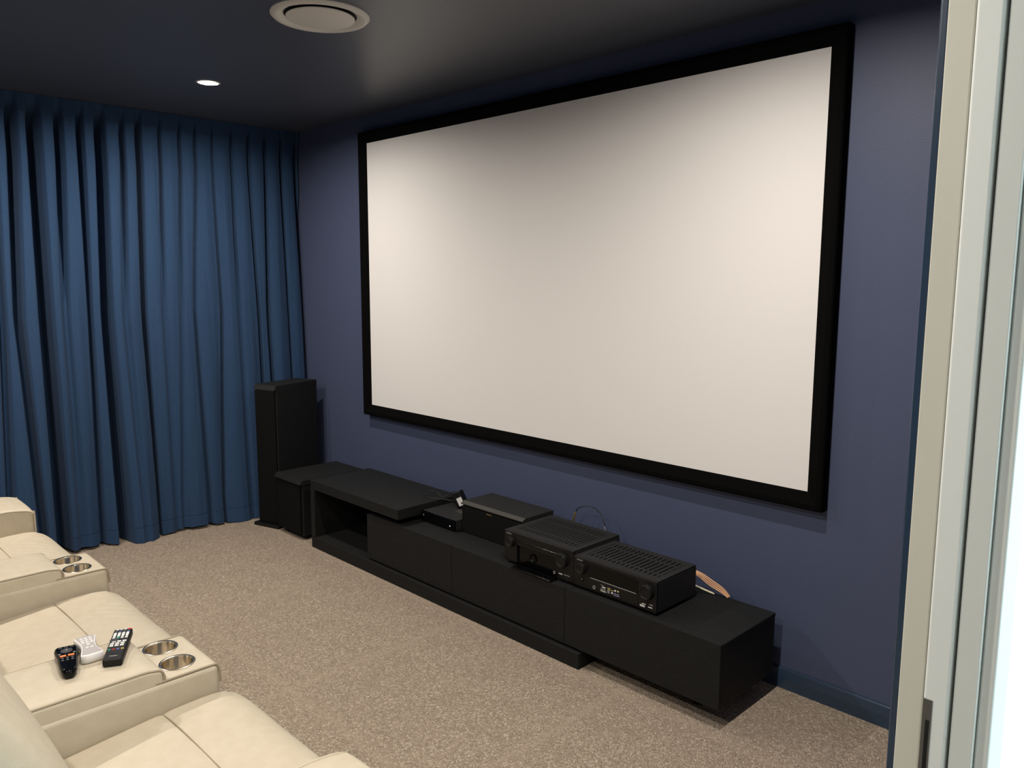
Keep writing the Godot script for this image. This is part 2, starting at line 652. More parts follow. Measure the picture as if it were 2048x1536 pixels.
func build_hall() -> void:
	var x0 := DOOR_WALL + 0.1
	sbox("floor_hall", Vector3(DOOR_WALL + 0.05, -0.1, -0.6), Vector3(5.6, 0, 5.2), M.hall_floor, "plain floor of the hallway outside the doorway", "floor")
	sbox("ceiling_hall", Vector3(x0, CEIL, -0.6), Vector3(5.6, CEIL + 0.1, 5.2), M.white_wall, "white ceiling of the hallway", "ceiling")
	sbox("wall_hall_end", Vector3(x0 + 0.1, 0, -0.7), Vector3(5.6, CEIL + 0.1, -0.6), M.white_wall, "white end wall of the hallway", "wall")
	sbox("wall_hall_rear", Vector3(x0, 0, 5.2), Vector3(5.6, CEIL + 0.1, 5.3), M.white_wall, "white rear wall of the hallway", "wall")
	# outer hall wall with a daylight window in it
	var wz0 := 0.4
	var wz1 := 1.8
	sbox("wall_hall_outer", Vector3(5.5, 0, wz1), Vector3(5.6, CEIL + 0.1, 5.2), M.white_wall, "white outer wall of the hallway beside the window", "wall")
	sbox("wall_hall_outer_corner", Vector3(5.5, 0, -0.6), Vector3(5.6, CEIL + 0.1, wz0), M.white_wall, "white outer wall of the hallway in the window corner", "wall")
	sbox("wall_hall_outer_sill", Vector3(5.5, 0, wz0), Vector3(5.6, 0.6, wz1), M.white_wall, "white outer wall below the hallway window", "wall")
	sbox("wall_hall_outer_head", Vector3(5.5, 2.2, wz0), Vector3(5.6, CEIL + 0.1, wz1), M.white_wall, "white outer wall above the hallway window", "wall")
	var pane := sbox("window_1", Vector3(5.54, 0.6, wz0), Vector3(5.56, 2.2, wz1), M.day, "bright daylit hallway window", "window")
	var al := AreaLight3D.new()
	al.name = "window_daylight"
	al.area_size = Vector2(1.3, 1.5)
	al.light_color = Color(0.88, 0.97, 1.0)
	al.light_energy = 3.4
	al.shadow_enabled = true
	al.area_range = 12.0
	pane.add_child(al)
	al.position = Vector3(-0.03, 0, 0)
	al.rotation = Vector3(0, PI / 2, 0)

func build_door() -> void:
	var x := DOOR_WALL
	var top := 2.2
	# room-side architrave, painted like the wall
	var t1 := sbox("trim_1", Vector3(x - 0.012, 0, JAMB_Z - 0.075), Vector3(x, top + 0.06, JAMB_Z - 0.006), M.trim_navy, "narrow navy architrave on the cinema side of the doorway", "architrave", 0.003)
	# split jambs either side of the pocket
	sbox("trim_2", Vector3(x, 0, JAMB_Z - 0.02), Vector3(x + 0.033, top, JAMB_Z), M.white_trim, "cream white door jamb strip on the cinema side", "door jamb", 0.002)
	var t3 := sbox("trim_3", Vector3(x + 0.071, 0, JAMB_Z - 0.02), Vector3(x + 0.1, top, JAMB_Z), M.hall_trim, "white door jamb strip on the hallway side", "door jamb", 0.002)
	sbox("trim_4", Vector3(x + 0.1, 0, JAMB_Z - 0.075), Vector3(x + 0.119, top + 0.06, JAMB_Z - 0.006), M.hall_trim, "white architrave on the hallway side of the doorway", "architrave", 0.004)
	sbox("trim_5", Vector3(x, top - 0.02, JAMB_Z - 0.02), Vector3(x + 0.1, top, 3.42), M.white_trim, "white head jamb above the doorway", "door jamb", 0.002)
	sbox("trim_6", Vector3(x, 0, 3.4), Vector3(x + 0.1, top - 0.02, 3.42), M.white_trim, "white door jamb at the far side of the doorway", "door jamb", 0.002)
	# sliding door standing in its pocket, only its edge in the opening
	var d := sbox("door_1", Vector3(x + 0.0345, 0.012, JAMB_Z - 0.85), Vector3(x + 0.067, top - 0.03, JAMB_Z + 0.004), M.door, "white sliding door slid into its wall pocket", "door", 0.004)
	var fz := JAMB_Z + 0.004
	var px := x + 0.0412
	var y0 := 0.945
	var y1 := 1.085
	# flush edge pull: a frame round a dark slot
	var fr := part(d, "edge_pull", rbox(Vector3(0.0125, y1 - y0, 0.002), 0.0009, 1), M.steel_dark, Vector3(px, (y0 + y1) * 0.5, fz) - d.position)
	fr.set_meta("label", "brushed steel edge pull")
	part(fr, "finger_slot", rbox(Vector3(0.0055, y1 - y0 - 0.062, 0.0012), 0.0005, 1), M.hole, Vector3(0.0012, 0.0, 0.0008))

# ---------------------------------------------------------------- lamps and vent
func build_lights() -> void:
	var k := 0
	for s in DOWNLIGHT_SPOTS:
		var names := ["recessed downlight in the ceiling near curtain and screen", "recessed downlight in the ceiling near doorway and screen", "recessed downlight in the ceiling above the sofa end by the curtain", "recessed downlight in the ceiling above the sofa end by the doorway", "recessed downlight in the ceiling behind the seats by the curtain", "recessed downlight in the ceiling behind the seats by the doorway"]
		var t := thing("downlight", names[k], "downlight", Vector3(s.x, CEIL, s.y), 0.0, "recessed downlights in the dark ceiling")
		part(t, "trim_ring", lathe([Vector2(0.0475, 0.002), Vector2(0.0475, -0.001), Vector2(0.05, -0.0025), Vector2(0.057, -0.002), Vector2(0.061, -0.0005), Vector2(0.061, 0.0)], 48), M.lamp_ring)
		part(t, "reflector", lathe([Vector2(0.04, 0.0076), Vector2(0.0476, 0.0018)], 48), M.lamp_ring)
		part(t, "lens", lathe([Vector2(0.0, 0.0056), Vector2(0.03, 0.0063), Vector2(0.0405, 0.008)], 40), M.glow)
		var l := AreaLight3D.new()
		l.name = "lamp"
		l.light_color = DOWNLIGHT_COLOR
		l.light_energy = DOWNLIGHT_ENERGY
		l.area_size = Vector2(0.062, 0.062)
		l.area_range = 9.0
		l.shadow_enabled = true
		t.add_child(l)
		l.position = Vector3(0, 0.0046, 0)
		l.rotation = Vector3(-PI / 2, 0, 0)
		k += 1

func build_vent() -> void:
	var t := thing("ceiling_vent", "round white air diffuser in the dark ceiling", "air vent", Vector3(1.44, CEIL, 1.22))
	part(t, "outer_ring", lathe([Vector2(0.19, 0.0), Vector2(0.19, -0.004), Vector2(0.18, -0.013), Vector2(0.168, -0.014), Vector2(0.158, -0.01), Vector2(0.14, -0.0012), Vector2(0.14, 0.0)], 64), M.vent)
	part(t, "throat", lathe([Vector2(0.148, -0.0015), Vector2(0.13, -0.0008), Vector2(0.0, -0.0008)], 48), M.hole)
	part(t, "centre_disc", lathe([Vector2(0.0, -0.015), Vector2(0.126, -0.015), Vector2(0.132, -0.013), Vector2(0.132, -0.01), Vector2(0.122, -0.007), Vector2(0.0, -0.006)], 64), M.vent)
	part(t, "stem", lathe([Vector2(0.018, -0.007), Vector2(0.018, 0.0)], 16), M.vent)

# ---------------------------------------------------------------- curtain
var grooves := []   # [z at 2.35, z at 1.44, z at 0.2, depth top, depth mid, depth low, width top, width mid, width low]

func groove_val(g: Array, o: int, y: float) -> float:
	if y > 1.44:
		return lerpf(g[o + 1], g[o], clampf((y - 1.44) / 0.91, 0.0, 1.0))
	return lerpf(g[o + 2], g[o + 1], clampf((y - 0.2) / 1.24, 0.0, 1.0))

func curtain_x(z: float, y: float, nz: FastNoiseLite) -> float:
	var head := smoothstep(2.675, 2.5, y)     # pleats open out below the heading
	var low := 1.0 - y / 2.68
	var x := -0.865
	# the hem swings in and out
	var pts := [[-0.3, -0.76], [0.3, -0.75], [0.5, -0.758], [0.74, -0.786], [1.03, -0.845], [1.21, -0.765], [1.32, -0.82], [1.44, -0.9], [1.55, -0.88], [1.66, -0.84], [1.8, -0.8], [2.2, -0.86], [2.6, -0.8], [3.2, -0.86], [5.0, -0.82]]
	for k in pts.size() - 1:
		if z >= pts[k][0] and z < pts[k + 1][0]:
			var f: float = (z - pts[k][0]) / (pts[k + 1][0] - pts[k][0])
			x += (lerpf(pts[k][1], pts[k + 1][1], f * f * (3.0 - 2.0 * f)) + 0.84) * low * low * 0.85 + 0.025 * low
			break
	for g in grooves:
		var zc := groove_val(g, 0, y)
		if absf(z - zc) > 0.16:
			continue
		var dep := groove_val(g, 3, y) * head
		var wid := groove_val(g, 6, y)
		var d := (z - zc) / wid
		x -= dep * exp(-d * d * d * d)
		# rounded shoulders of the fold
		var sft := (z - zc) / 0.05
		x -= 0.022 * head * exp(-sft * sft) * clampf(dep / 0.05, 0.0, 1.0)
	x += nz.get_noise_2d(z * 60.0, y * 6.0) * 0.007 * head
	x += nz.get_noise_2d(z * 160.0 + 40.0, y * 5.0) * 0.004 * head
	return x

func build_curtain() -> void:
	var raw := [
		[1.871, 1.885, 1.93, .09, .06, .05, .022, .018, .02], [1.768, 1.805, 1.774, .14, .1, .09, .024, .022, .02], [1.659, 1.667, 1.66, .16, .17, .18, .03, .032, .036],
		[1.532, 1.563, 1.552, .1, .03, .02, .02, .02, .025], [1.42, 1.428, 1.437, .1, .06, .05, .017, .012, .015], [1.313, 1.338, 1.319, .15, .16, .17, .024, .026, .03],
		[1.189, 1.235, 1.205, .08, .03, .02, .014, .02, .02], [1.092, 1.122, 1.107, .13, .13, .1, .015, .014, .009], [0.966, 1.0, 0.99, .07, .02, .012, .008, .016, .02],
		[0.844, 0.889, 0.94, .07, .02, .02, .008, .016, .02], [0.744, 0.804, 0.783, .06, .04, .05, .008, .009, .016], [0.634, 0.622, 0.683, .05, .08, .08, .006, .008, .008],
		[0.501, 0.499, 0.5, .07, .02, .02, .007, .014, .02], [0.381, 0.357, 0.36, .08, .08, .07, .009, .011, .012], [0.26, 0.282, 0.28, .09, .09, .09, .01, .013, .014],
		[0.14, 0.132, 0.13, .09, .05, .04, .01, .008, .01], [0.03, 0.01, 0.01, .1, .1, .1, .012, .015, .015]]
	grooves = raw
	var z := 1.99
	while z < 3.75:
		grooves.append([z, z + rng.randf_range(-0.03, 0.03), z + rng.randf_range(-0.04, 0.04), 0.1, rng.randf_range(0.02, 0.1), rng.randf_range(0.02, 0.1), 0.02, 0.018, 0.022])
		z += 0.115
	var nz := FastNoiseLite.new()
	nz.seed = 5
	nz.frequency = 0.08
	var t := thing("curtain", "deep blue pinch pleat curtain hanging from ceiling to carpet", "curtain", Vector3(-0.86, 0, 1.8))
	var zs := PackedFloat32Array()
	var zz := 0.012
	while zz < 3.8:
		zs.append(zz)
		zz += 0.0045 if zz < 1.95 else 0.012
	var ys := PackedFloat32Array()
	for k in 45:
		ys.append(0.1 + 2.583 * k / 44.0)
	var hem := PackedFloat32Array([0.012, 0.03, 0.05, 0.07, 0.085, 0.1])
	for which in 2:
		var rows := ys if which == 0 else hem
		var v := PackedVector3Array()
		var idx := PackedInt32Array()
		for y in rows:
			for zc in zs:
				var yy := y
				if which == 1:
					yy = y + 0.012 * sin(zc * 9.0) * (1.0 - (y - 0.012) / 0.088)
					yy = maxf(yy, 0.003)
				v.append(Vector3(curtain_x(zc, yy, nz) + (0.004 if which == 1 else 0.0), yy, zc) - t.position)
		var w := zs.size()
		for j in rows.size() - 1:
			for i in w - 1:
				var a := j * w + i
				idx.append_array([a, a + 1, a + 1 + w, a, a + 1 + w, a + w])
		var nn := smooth_normals(v, idx)
		# cloth faces the room (+x)
		var s := 0.0
		for q in nn:
			s += q.x
		if s < 0.0:
			for k in range(0, idx.size(), 3):
				var sw := idx[k + 1]
				idx[k + 1] = idx[k + 2]
				idx[k + 2] = sw
			nn = smooth_normals(v, idx)
		part(t, "panel" if which == 0 else "hem", arr_mesh(v, nn, idx), M.cloth)
	# track at the ceiling
	wbox(t, "track", Vector3(-0.9, CEIL - 0.012, 0.01), Vector3(-0.872, CEIL - 0.0005, 3.8), M.trim_navy, 0.002)

# ---------------------------------------------------------------- projector screen
func build_screen() -> void:
	var sw := 2.95
	var sh := sw * 9.0 / 16.0
	var yb := 0.8492
	var t := thing("projector_screen", "large white fixed-frame projector screen on navy wall", "projector screen", Vector3(sw * 0.5, yb, 0.0))
	var bm := BoxMesh.new()
	bm.size = Vector3(sw + 0.02, sh + 0.02, 0.006)
	part(t, "screen_fabric", bm, M.screen, Vector3(0, sh * 0.5, 0.027))
	# bevelled velvet frame, mitred at the corners
	var fw := 0.068
	var o := [Vector2(-sw / 2 - fw, -fw), Vector2(sw / 2 + fw, -fw), Vector2(sw / 2 + fw, sh + fw), Vector2(-sw / 2 - fw, sh + fw)]
	var i := [Vector2(-sw / 2, 0), Vector2(sw / 2, 0), Vector2(sw / 2, sh), Vector2(-sw / 2, sh)]
	for k in 4:
		var a: Vector2 = o[k]
		var b: Vector2 = o[(k + 1) % 4]
		var c: Vector2 = i[(k + 1) % 4]
		var d: Vector2 = i[k]
		var st := SurfaceTool.new()
		st.begin(Mesh.PRIMITIVE_TRIANGLES)
		st.set_smooth_group(-1)
		# section from the wall, over the outer edge and down the bevel to the fabric
		var sec := [[0.0, 0.001], [0.0, 0.048], [0.08, 0.054], [0.35, 0.055], [1.0, 0.0305], [1.0, 0.001]]
		for s in sec.size() - 1:
			var f0: float = sec[s][0]
			var f1: float = sec[s + 1][0]
			var p0 := a.lerp(d, f0)
			var p1 := b.lerp(c, f0)
			var q0 := a.lerp(d, f1)
			var q1 := b.lerp(c, f1)
			var P0 := Vector3(p0.x, p0.y, sec[s][1])
			var P1 := Vector3(p1.x, p1.y, sec[s][1])
			var Q0 := Vector3(q0.x, q0.y, sec[s + 1][1])
			var Q1 := Vector3(q1.x, q1.y, sec[s + 1][1])
			var mid := (P0 + P1 + Q0 + Q1) * 0.25
			var core := Vector3((a.x + b.x + c.x + d.x) * 0.25, (a.y + b.y + c.y + d.y) * 0.25, 0.02)
			for tr in [[P0, P1, Q1], [P0, Q1, Q0]]:
				var f: Vector3 = (tr[2] - tr[0]).cross(tr[1] - tr[0])
				if f.dot(mid - core) < 0.0:
					st.add_vertex(tr[0]); st.add_vertex(tr[2]); st.add_vertex(tr[1])
				else:
					st.add_vertex(tr[0]); st.add_vertex(tr[1]); st.add_vertex(tr[2])
		st.generate_normals()
		part(t, "frame_rail", st.commit(), M.velvet)

# ---------------------------------------------------------------- furniture by the wall
func build_bench() -> void:
	var t := thing("media_bench", "black wood bench with open compartment and long floor board", "tv bench", Vector3(1.1, 0, 0.3))
	wbox(t, "floor_board", Vector3(0.005, 0, 0.07), Vector3(2.197, 0.072, 0.505), M.ash, 0.003)
	wbox(t, "side_panel", Vector3(0.005, 0.0722, 0.07), Vector3(0.05, 0.3748, 0.505), M.ash, 0.002)
	wbox(t, "back_panel", Vector3(0.052, 0.0722, 0.05), Vector3(0.58, 0.3748, 0.068), M.ash, 0.002)
	wbox(t, "top_slab", Vector3(0.012, 0.375, 0.07), Vector3(0.914, 0.433, 0.506), M.ash, 0.003)

func build_cabinet() -> void:
	var t := thing("low_cabinet", "long low black wood cabinet with three plain doors carrying the receivers", "cabinet", Vector3(1.72, 0.0725, 0.28))
	wbox(t, "carcass", Vector3(0.597, 0.084, 0.075), Vector3(2.865, 0.325, 0.471), M.ash, 0.002)
	wbox(t, "top_panel", Vector3(0.595, 0.3255, 0.075), Vector3(2.867, 0.34, 0.472), M.ash, 0.002)
	var xs := [0.597, 1.341, 2.102, 2.866]
	for k in 3:
		wbox(t, "door", Vector3(xs[k] + 0.001, 0.083, 0.4722), Vector3(xs[k + 1] - 0.0012, 0.3405, 0.491), M.ash, 0.0015)
	for x in [0.7, 2.05]:
		for z in [0.14, 0.4]:
			part(t, "castor", lathe([Vector2(0.0, -0.011), Vector2(0.018, -0.011), Vector2(0.018, 0.0), Vector2(0.0, 0.0)], 16), M.black_plastic, Vector3(x, 0.0838, z) - t.position)
	for z in [0.14, 0.36]:
		part(t, "foot", lathe([Vector2(0.0, -0.0835), Vector2(0.02, -0.0835), Vector2(0.02, 0.0), Vector2(0.0, 0.0)], 16), M.black_plastic, Vector3(2.7, 0.0838, z) - t.position)

func build_speakers() -> void:
	# tower in the corner, toed in
	var a := 0.3
	var fl := Vector2(-0.652, 0.527)
	var w := 0.187
	var d := 0.405
	var h := 0.965
	var fx := Vector2(cos(a), -sin(a))
	var bk := Vector2(-sin(a), -cos(a))
	var c := fl + fx * w * 0.5 + bk * d * 0.5
	var t := thing("tower_speaker", "tall black floorstanding speaker in the corner beside the curtain", "speaker", Vector3(c.x, 0, c.y), a)
	part(t, "plinth", rbox(Vector3(w + 0.04, 0.022, d + 0.05), 0.005, 2), M.black_plastic, Vector3(0, 0.011, 0))
	part(t, "body", rbox(Vector3(w, h - 0.0225, d - 0.018), 0.003, 2), M.black_vinyl, Vector3(0, 0.0225 + (h - 0.0225) * 0.5, -0.009))
	part(t, "grille", rbox(Vector3(w - 0.014, h - 0.06, 0.0176), 0.006, 3), M.grille, Vector3(0, 0.025 + (h - 0.06) * 0.5, d * 0.5 - 0.009))
	# bevelled brow above the grille
	part(t, "brow", prism_x([Vector2(0.0, 0.0), Vector2(0.017, 0.0), Vector2(0.003, 0.03), Vector2(0.0, 0.03)], w - 0.002), M.black_metal, Vector3(0, h - 0.0325, d * 0.5 - 0.0178))
	# subwoofer
	var s := thing("subwoofer", "squat black subwoofer box between tower speaker and bench", "subwoofer", Vector3(-0.285, 0, 0.27))
	for q in [Vector2(-0.11, 0.17), Vector2(0.11, 0.17), Vector2(-0.11, -0.17), Vector2(0.11, -0.17)]:
		part(s, "foot", lathe([Vector2(0.0, 0.0), Vector2(0.02, 0.0), Vector2(0.02, 0.024), Vector2(0.0, 0.024)], 16), M.black_plastic, Vector3(q.x, 0, q.y))
	part(s, "body", rbox(Vector3(0.31, 0.341, 0.44), 0.004, 2), M.black_vinyl, Vector3(0, 0.0242 + 0.1705, -0.01))
	part(s, "grille", rbox(Vector3(0.285, 0.325, 0.018), 0.005, 3), M.grille, Vector3(-0.003, 0.034 + 0.1625, 0.2195))
	part(s, "top_cap", prism_x([Vector2(-0.235, 0.0), Vector2(0.236, 0.0), Vector2(0.236, 0.007), Vector2(0.216, 0.03), Vector2(-0.235, 0.03)], 0.33), M.black_vinyl, Vector3(0, 0.3656, 0))
	# centre speaker on the cabinet
	var cs := thing("centre_speaker", "black box-shaped centre speaker lying on cabinet with small gold badge", "speaker", Vector3(1.436, 0.3408, 0.2))
	part(cs, "body", rbox(Vector3(0.452, 0.145, 0.205), 0.003, 2), M.black_vinyl, Vector3(0, 0.0745, -0.012))
	part(cs, "top_panel", prism_x([Vector2(-0.1145, 0.0), Vector2(0.098, 0.0), Vector2(0.11, 0.003), Vector2(0.107, 0.008), Vector2(0.087, 0.0185), Vector2(-0.1145, 0.0185)], 0.454), M.black_metal, Vector3(0, 0.1474, 0))
	part(cs, "front_edge", prism_x([Vector2(0.0, 0.0), Vector2(0.009, -0.004), Vector2(0.011, 0.0015), Vector2(-0.013, 0.0125), Vector2(-0.0152, 0.0108)], 0.4545), M.satin_edge, Vector3(0, 0.1535, 0.1015))
	part(cs, "grille", rbox(Vector3(0.444, 0.141, 0.0184), 0.004, 2), M.grille, Vector3(0, 0.0715, 0.1002))
	var b := part(cs, "badge", rbox(Vector3(0.032, 0.008, 0.0012), 0.0005, 1), M.black_metal, Vector3(-0.01, 0.137, 0.11))
	b.set_meta("label", "small gold lettered badge")
	text(b, "badge_lettering", "Klipsch", 0.007, M.copper_badge, Vector3(0, 0, 0.0008), Vector3.ZERO, "Droid Serif")
	for q in [Vector2(-0.2, 0.08), Vector2(0.2, 0.08), Vector2(-0.2, -0.09), Vector2(0.2, -0.09)]:
		part(cs, "foot", lathe([Vector2(0.0, -0.0003), Vector2(0.008, -0.0003), Vector2(0.008, 0.0022), Vector2(0.0, 0.0022)], 10), M.black_plastic, Vector3(q.x, 0, q.y))

# polygon in (z, y) swept along x, centred
func prism_x(poly: Array, width: float) -> ArrayMesh:
	var st := SurfaceTool.new()
	st.begin(Mesh.PRIMITIVE_TRIANGLES)
	st.set_smooth_group(-1)
	var pv := PackedVector2Array(poly)
	if Geometry2D.is_polygon_clockwise(pv):
		pv.reverse()
	var n := pv.size()
	var hw := width * 0.5
	var tris := []
	for k in n:
		var p := pv[k]
		var q := pv[(k + 1) % n]
		var e := q - p
		var want := Vector3(0, -e.x, e.y)
		tris.append([Vector3(-hw, p.y, p.x), Vector3(hw, p.y, p.x), Vector3(hw, q.y, q.x), want])
		tris.append([Vector3(-hw, p.y, p.x), Vector3(hw, q.y, q.x), Vector3(-hw, q.y, q.x), want])
	var cap := Geometry2D.triangulate_polygon(pv)
	for sg in [-1.0, 1.0]:
		for k in range(0, cap.size(), 3):
			var q := []
			for m in 3:
				q.append(Vector3(hw * sg, pv[cap[k + m]].y, pv[cap[k + m]].x))
			tris.append([q[0], q[1], q[2], Vector3(sg, 0, 0)])
	for t in tris:
		var f: Vector3 = (t[2] - t[0]).cross(t[1] - t[0])
		if f.dot(t[3]) < 0.0:
			st.add_vertex(t[0]); st.add_vertex(t[2]); st.add_vertex(t[1])
		else:
			st.add_vertex(t[0]); st.add_vertex(t[1]); st.add_vertex(t[2])
	st.generate_normals()
	return st.commit()

# ---------------------------------------------------------------- receivers
func knob_mesh(r: float, len_: float) -> ArrayMesh:
	return lathe([Vector2(r * 1.04, 0.0), Vector2(r, len_ * 0.85), Vector2(r * 0.93, len_), Vector2(r * 0.75, len_ * 1.0), Vector2(r * 0.68, len_ * 0.9), Vector2(0.0, len_ * 0.88)], 32)

func receiver_shell(t: Node3D, w: float, h: float, d: float, n_bars: int) -> void:
	# origin: middle of the base, front face at z = d / 2; feet 14 mm
	var fh := 0.014
	for q in [Vector2(-1, 1), Vector2(1, 1), Vector2(-1, -1), Vector2(1, -1)]:
		part(t, "foot", lathe([Vector2(0.0, 0.0), Vector2(0.02, 0.0), Vector2(0.022, fh + 0.001), Vector2(0.0, fh + 0.001)], 20), M.black_plastic, Vector3(q.x * (w * 0.5 - 0.05), 0.0, q.y * (d * 0.5 - 0.05)))
	var top := h
	part(t, "chassis", rbox(Vector3(w - 0.004, h - fh - 0.006, d - 0.014), 0.002, 1), M.hole, Vector3(0, fh + (h - fh - 0.006) * 0.5, -0.007))
	# lid: solid rim with ventilation bars
	var rim := 0.03
	var y := top - 0.0025
	part(t, "lid_rim", rbox(Vector3(w - 0.002, 0.005, rim * 1.3), 0.001, 1), M.black_metal, Vector3(0, y, d * 0.5 - rim * 0.65 - 0.012))
	part(t, "lid_rim", rbox(Vector3(w - 0.002, 0.005, rim), 0.001, 1), M.black_metal, Vector3(0, y, -d * 0.5 + rim * 0.5 + 0.001))
	for s in [-1.0, 1.0]:
		part(t, "lid_rim", rbox(Vector3(rim, 0.005, d - 0.012 - rim * 2.3), 0.001, 1), M.black_metal, Vector3(s * (w * 0.5 - rim * 0.5 - 0.001), y, -0.006 - rim * 0.15))
		part(t, "side_cover", rbox(Vector3(0.0018, h - fh - 0.008, d - 0.014), 0.0006, 1), M.black_metal, Vector3(s * (w * 0.5 - 0.0011), fh + (h - fh - 0.008) * 0.5, -0.007))
	var inner := w - 2.0 * rim - 0.002
	var step := inner / n_bars
	var bar := rbox(Vector3(step * 0.66, 0.0045, d - 0.012 - rim * 2.3), 0.001, 1)
	for k in n_bars:
		part(t, "vent_bar", bar, M.black_metal, Vector3(-inner * 0.5 + step * (k + 0.5), y, -0.006 - rim * 0.15))
	for zc in [0.2, -0.22]:
		part(t, "cross_strip", rbox(Vector3(inner, 0.0042, 0.012), 0.001, 1), M.black_metal, Vector3(0, y - 0.0006, d * zc))

func build_receivers() -> void:
	# right-hand one, closed front with a row of logos
	var w := 0.434
	var h := 0.143
	var d := 0.283
	var t := thing("av_receiver", "black receiver with a closed front panel beside the copper wires", "receiver", Vector3(2.3395, 0.3408, 0.459 - d * 0.5), 0.0, "two black receivers on the low cabinet")
	receiver_shell(t, w, h, d, 16)
	var fz := d * 0.5
	part(t, "front_panel", rbox(Vector3(w, h - 0.012, 0.014), 0.003, 2), M.black_plastic, Vector3(0, 0.012 + (h - 0.012) * 0.5, fz - 0.007))
	part(t, "display_window", rbox(Vector3(0.262, 0.058, 0.003), 0.001, 1), M.black_gloss, Vector3(-0.004, 0.1, fz))
	part(t, "lower_panel", rbox(Vector3(0.262, 0.046, 0.003), 0.001, 1), M.black_plastic, Vector3(-0.004, 0.043, fz))
	part(t, "trim_line", rbox(Vector3(0.24, 0.0028, 0.003), 0.001, 1), M.print_grey, Vector3(-0.0015, 0.0685, fz + 0.001))
	var kb := part(t, "volume_knob", knob_mesh(0.031, 0.022), M.black_plastic, Vector3(0.173, 0.093, fz), Vector3(PI / 2, 0, 0))
	kb.set_meta("label", "large volume knob")
	var k2 := part(t, "selector_knob", knob_mesh(0.023, 0.02), M.black_plastic, Vector3(-0.166, 0.099, fz), Vector3(PI / 2, 0, 0))
	part(t, "power_button", lathe([Vector2(0.008, 0.0), Vector2(0.0075, 0.003), Vector2(0.0, 0.0035)], 16), M.black_gloss, Vector3(-0.165, 0.045, fz), Vector3(PI / 2, 0, 0))
	part(t, "power_lamp", rbox(Vector3(0.003, 0.003, 0.001), 0.0004, 1), M.print_white, Vector3(-0.165, 0.0495, fz + 0.0034))
	part(t, "headphone_socket", lathe([Vector2(0.008, 0.0), Vector2(0.008, 0.002), Vector2(0.005, 0.002), Vector2(0.004, 0.0)], 20), M.print_grey, Vector3(-0.098, 0.033, fz + 0.0014), Vector3(PI / 2, 0, 0))
	text(t, "maker_lettering", "DENON", 0.0065, M.print_grey, Vector3(-0.182, 0.131, fz + 0.0004))
	# printed marks on the lower panel: [x, y, width, height, colour]
	var marks := [[-0.055, 0.054, 0.02, 0.002, "print_grey"], [-0.047, 0.0465, 0.019, 0.0045, "print_white"], [-0.02, 0.0505, 0.016, 0.003, "print_yellow"], [-0.02, 0.0445, 0.015, 0.003, "print_yellow"], [-0.002, 0.0455, 0.012, 0.003, "print_yellow"],
		[0.013, 0.0495, 0.009, 0.0065, "print_white"], [0.028, 0.0505, 0.009, 0.0065, "print_yellow"], [-0.05, 0.0385, 0.026, 0.003, "print_grey"], [-0.05, 0.0335, 0.029, 0.003, "print_grey"], [-0.049, 0.0285, 0.03, 0.0028, "print_white"],
		[-0.022, 0.0345, 0.0125, 0.012, "print_grey"], [-0.003, 0.0355, 0.009, 0.007, "print_white"], [0.012, 0.0365, 0.0115, 0.0035, "print_violet"], [0.027, 0.0365, 0.0125, 0.0035, "print_violet"], [0.02, 0.0295, 0.03, 0.003, "print_violet"]]
	for m in marks:
		part(t, "printed_mark", rbox(Vector3(m[2], m[3], 0.0006), 0.0002, 1), M[m[4]], Vector3(m[0], m[1], fz + 0.0016))
	for m in [[0.157, 0.0375, 0.019, 0.0035, "print_white"], [0.192, 0.0425, 0.018, 0.0055, "print_grey"], [0.15, 0.028, 0.024, 0.0085, "print_white"], [0.188, 0.031, 0.019, 0.0045, "print_white"]]:
		part(t, "printed_mark", rbox(Vector3(m[2], m[3], 0.0006), 0.0002, 1), M[m[4]], Vector3(m[0], m[1], fz + 0.0003))
	# left-hand one, flap folded down
	var w2 := 0.43
	var h2 := 0.1575
	var d2 := 0.325
	var u := thing("av_receiver", "black receiver with its front flap folded down beside the centre speaker", "receiver", Vector3(1.9035, 0.3408, 0.4555 - d2 * 0.5), 0.0, "two black receivers on the low cabinet")
	receiver_shell(u, w2, h2, d2, 18)
	var gz := d2 * 0.5
	# front as a frame round the open flap bay
	part(u, "front_panel", rbox(Vector3(w2, 0.058, 0.014), 0.003, 2), M.black_plastic, Vector3(0, h2 - 0.029, gz - 0.007))
	part(u, "front_cheek", rbox(Vector3(0.082, h2 - 0.0702, 0.014), 0.002, 2), M.black_plastic, Vector3(-w2 * 0.5 + 0.041, 0.012 + (h2 - 0.0702) * 0.5, gz - 0.007))
	part(u, "front_cheek", rbox(Vector3(0.096, h2 - 0.0702, 0.014), 0.002, 2), M.black_plastic, Vector3(w2 * 0.5 - 0.048, 0.012 + (h2 - 0.0702) * 0.5, gz - 0.007))
	part(u, "control_bay", rbox(Vector3(0.25, h2 - 0.072, 0.003), 0.001, 1), M.black_gloss, Vector3(-0.007, 0.0125 + (h2 - 0.072) * 0.5, gz - 0.012))
	part(u, "jog_ring", lathe([Vector2(0.021, 0.0), Vector2(0.021, 0.006), Vector2(0.018, 0.0075), Vector2(0.015, 0.006), Vector2(0.013, 0.002), Vector2(0.0, 0.002)], 28), M.black_gloss, Vector3(-0.036, 0.057, gz - 0.0108), Vector3(PI / 2, 0, 0))
	part(u, "flap", rbox(Vector3(0.246, 0.007, 0.05), 0.003, 3), M.black_gloss, Vector3(-0.005, 0.0055, gz + 0.019))
	part(u, "upper_bevel", rbox(Vector3(0.25, 0.006, 0.006), 0.003, 3), M.black_gloss, Vector3(-0.004, 0.121, gz - 0.0005))
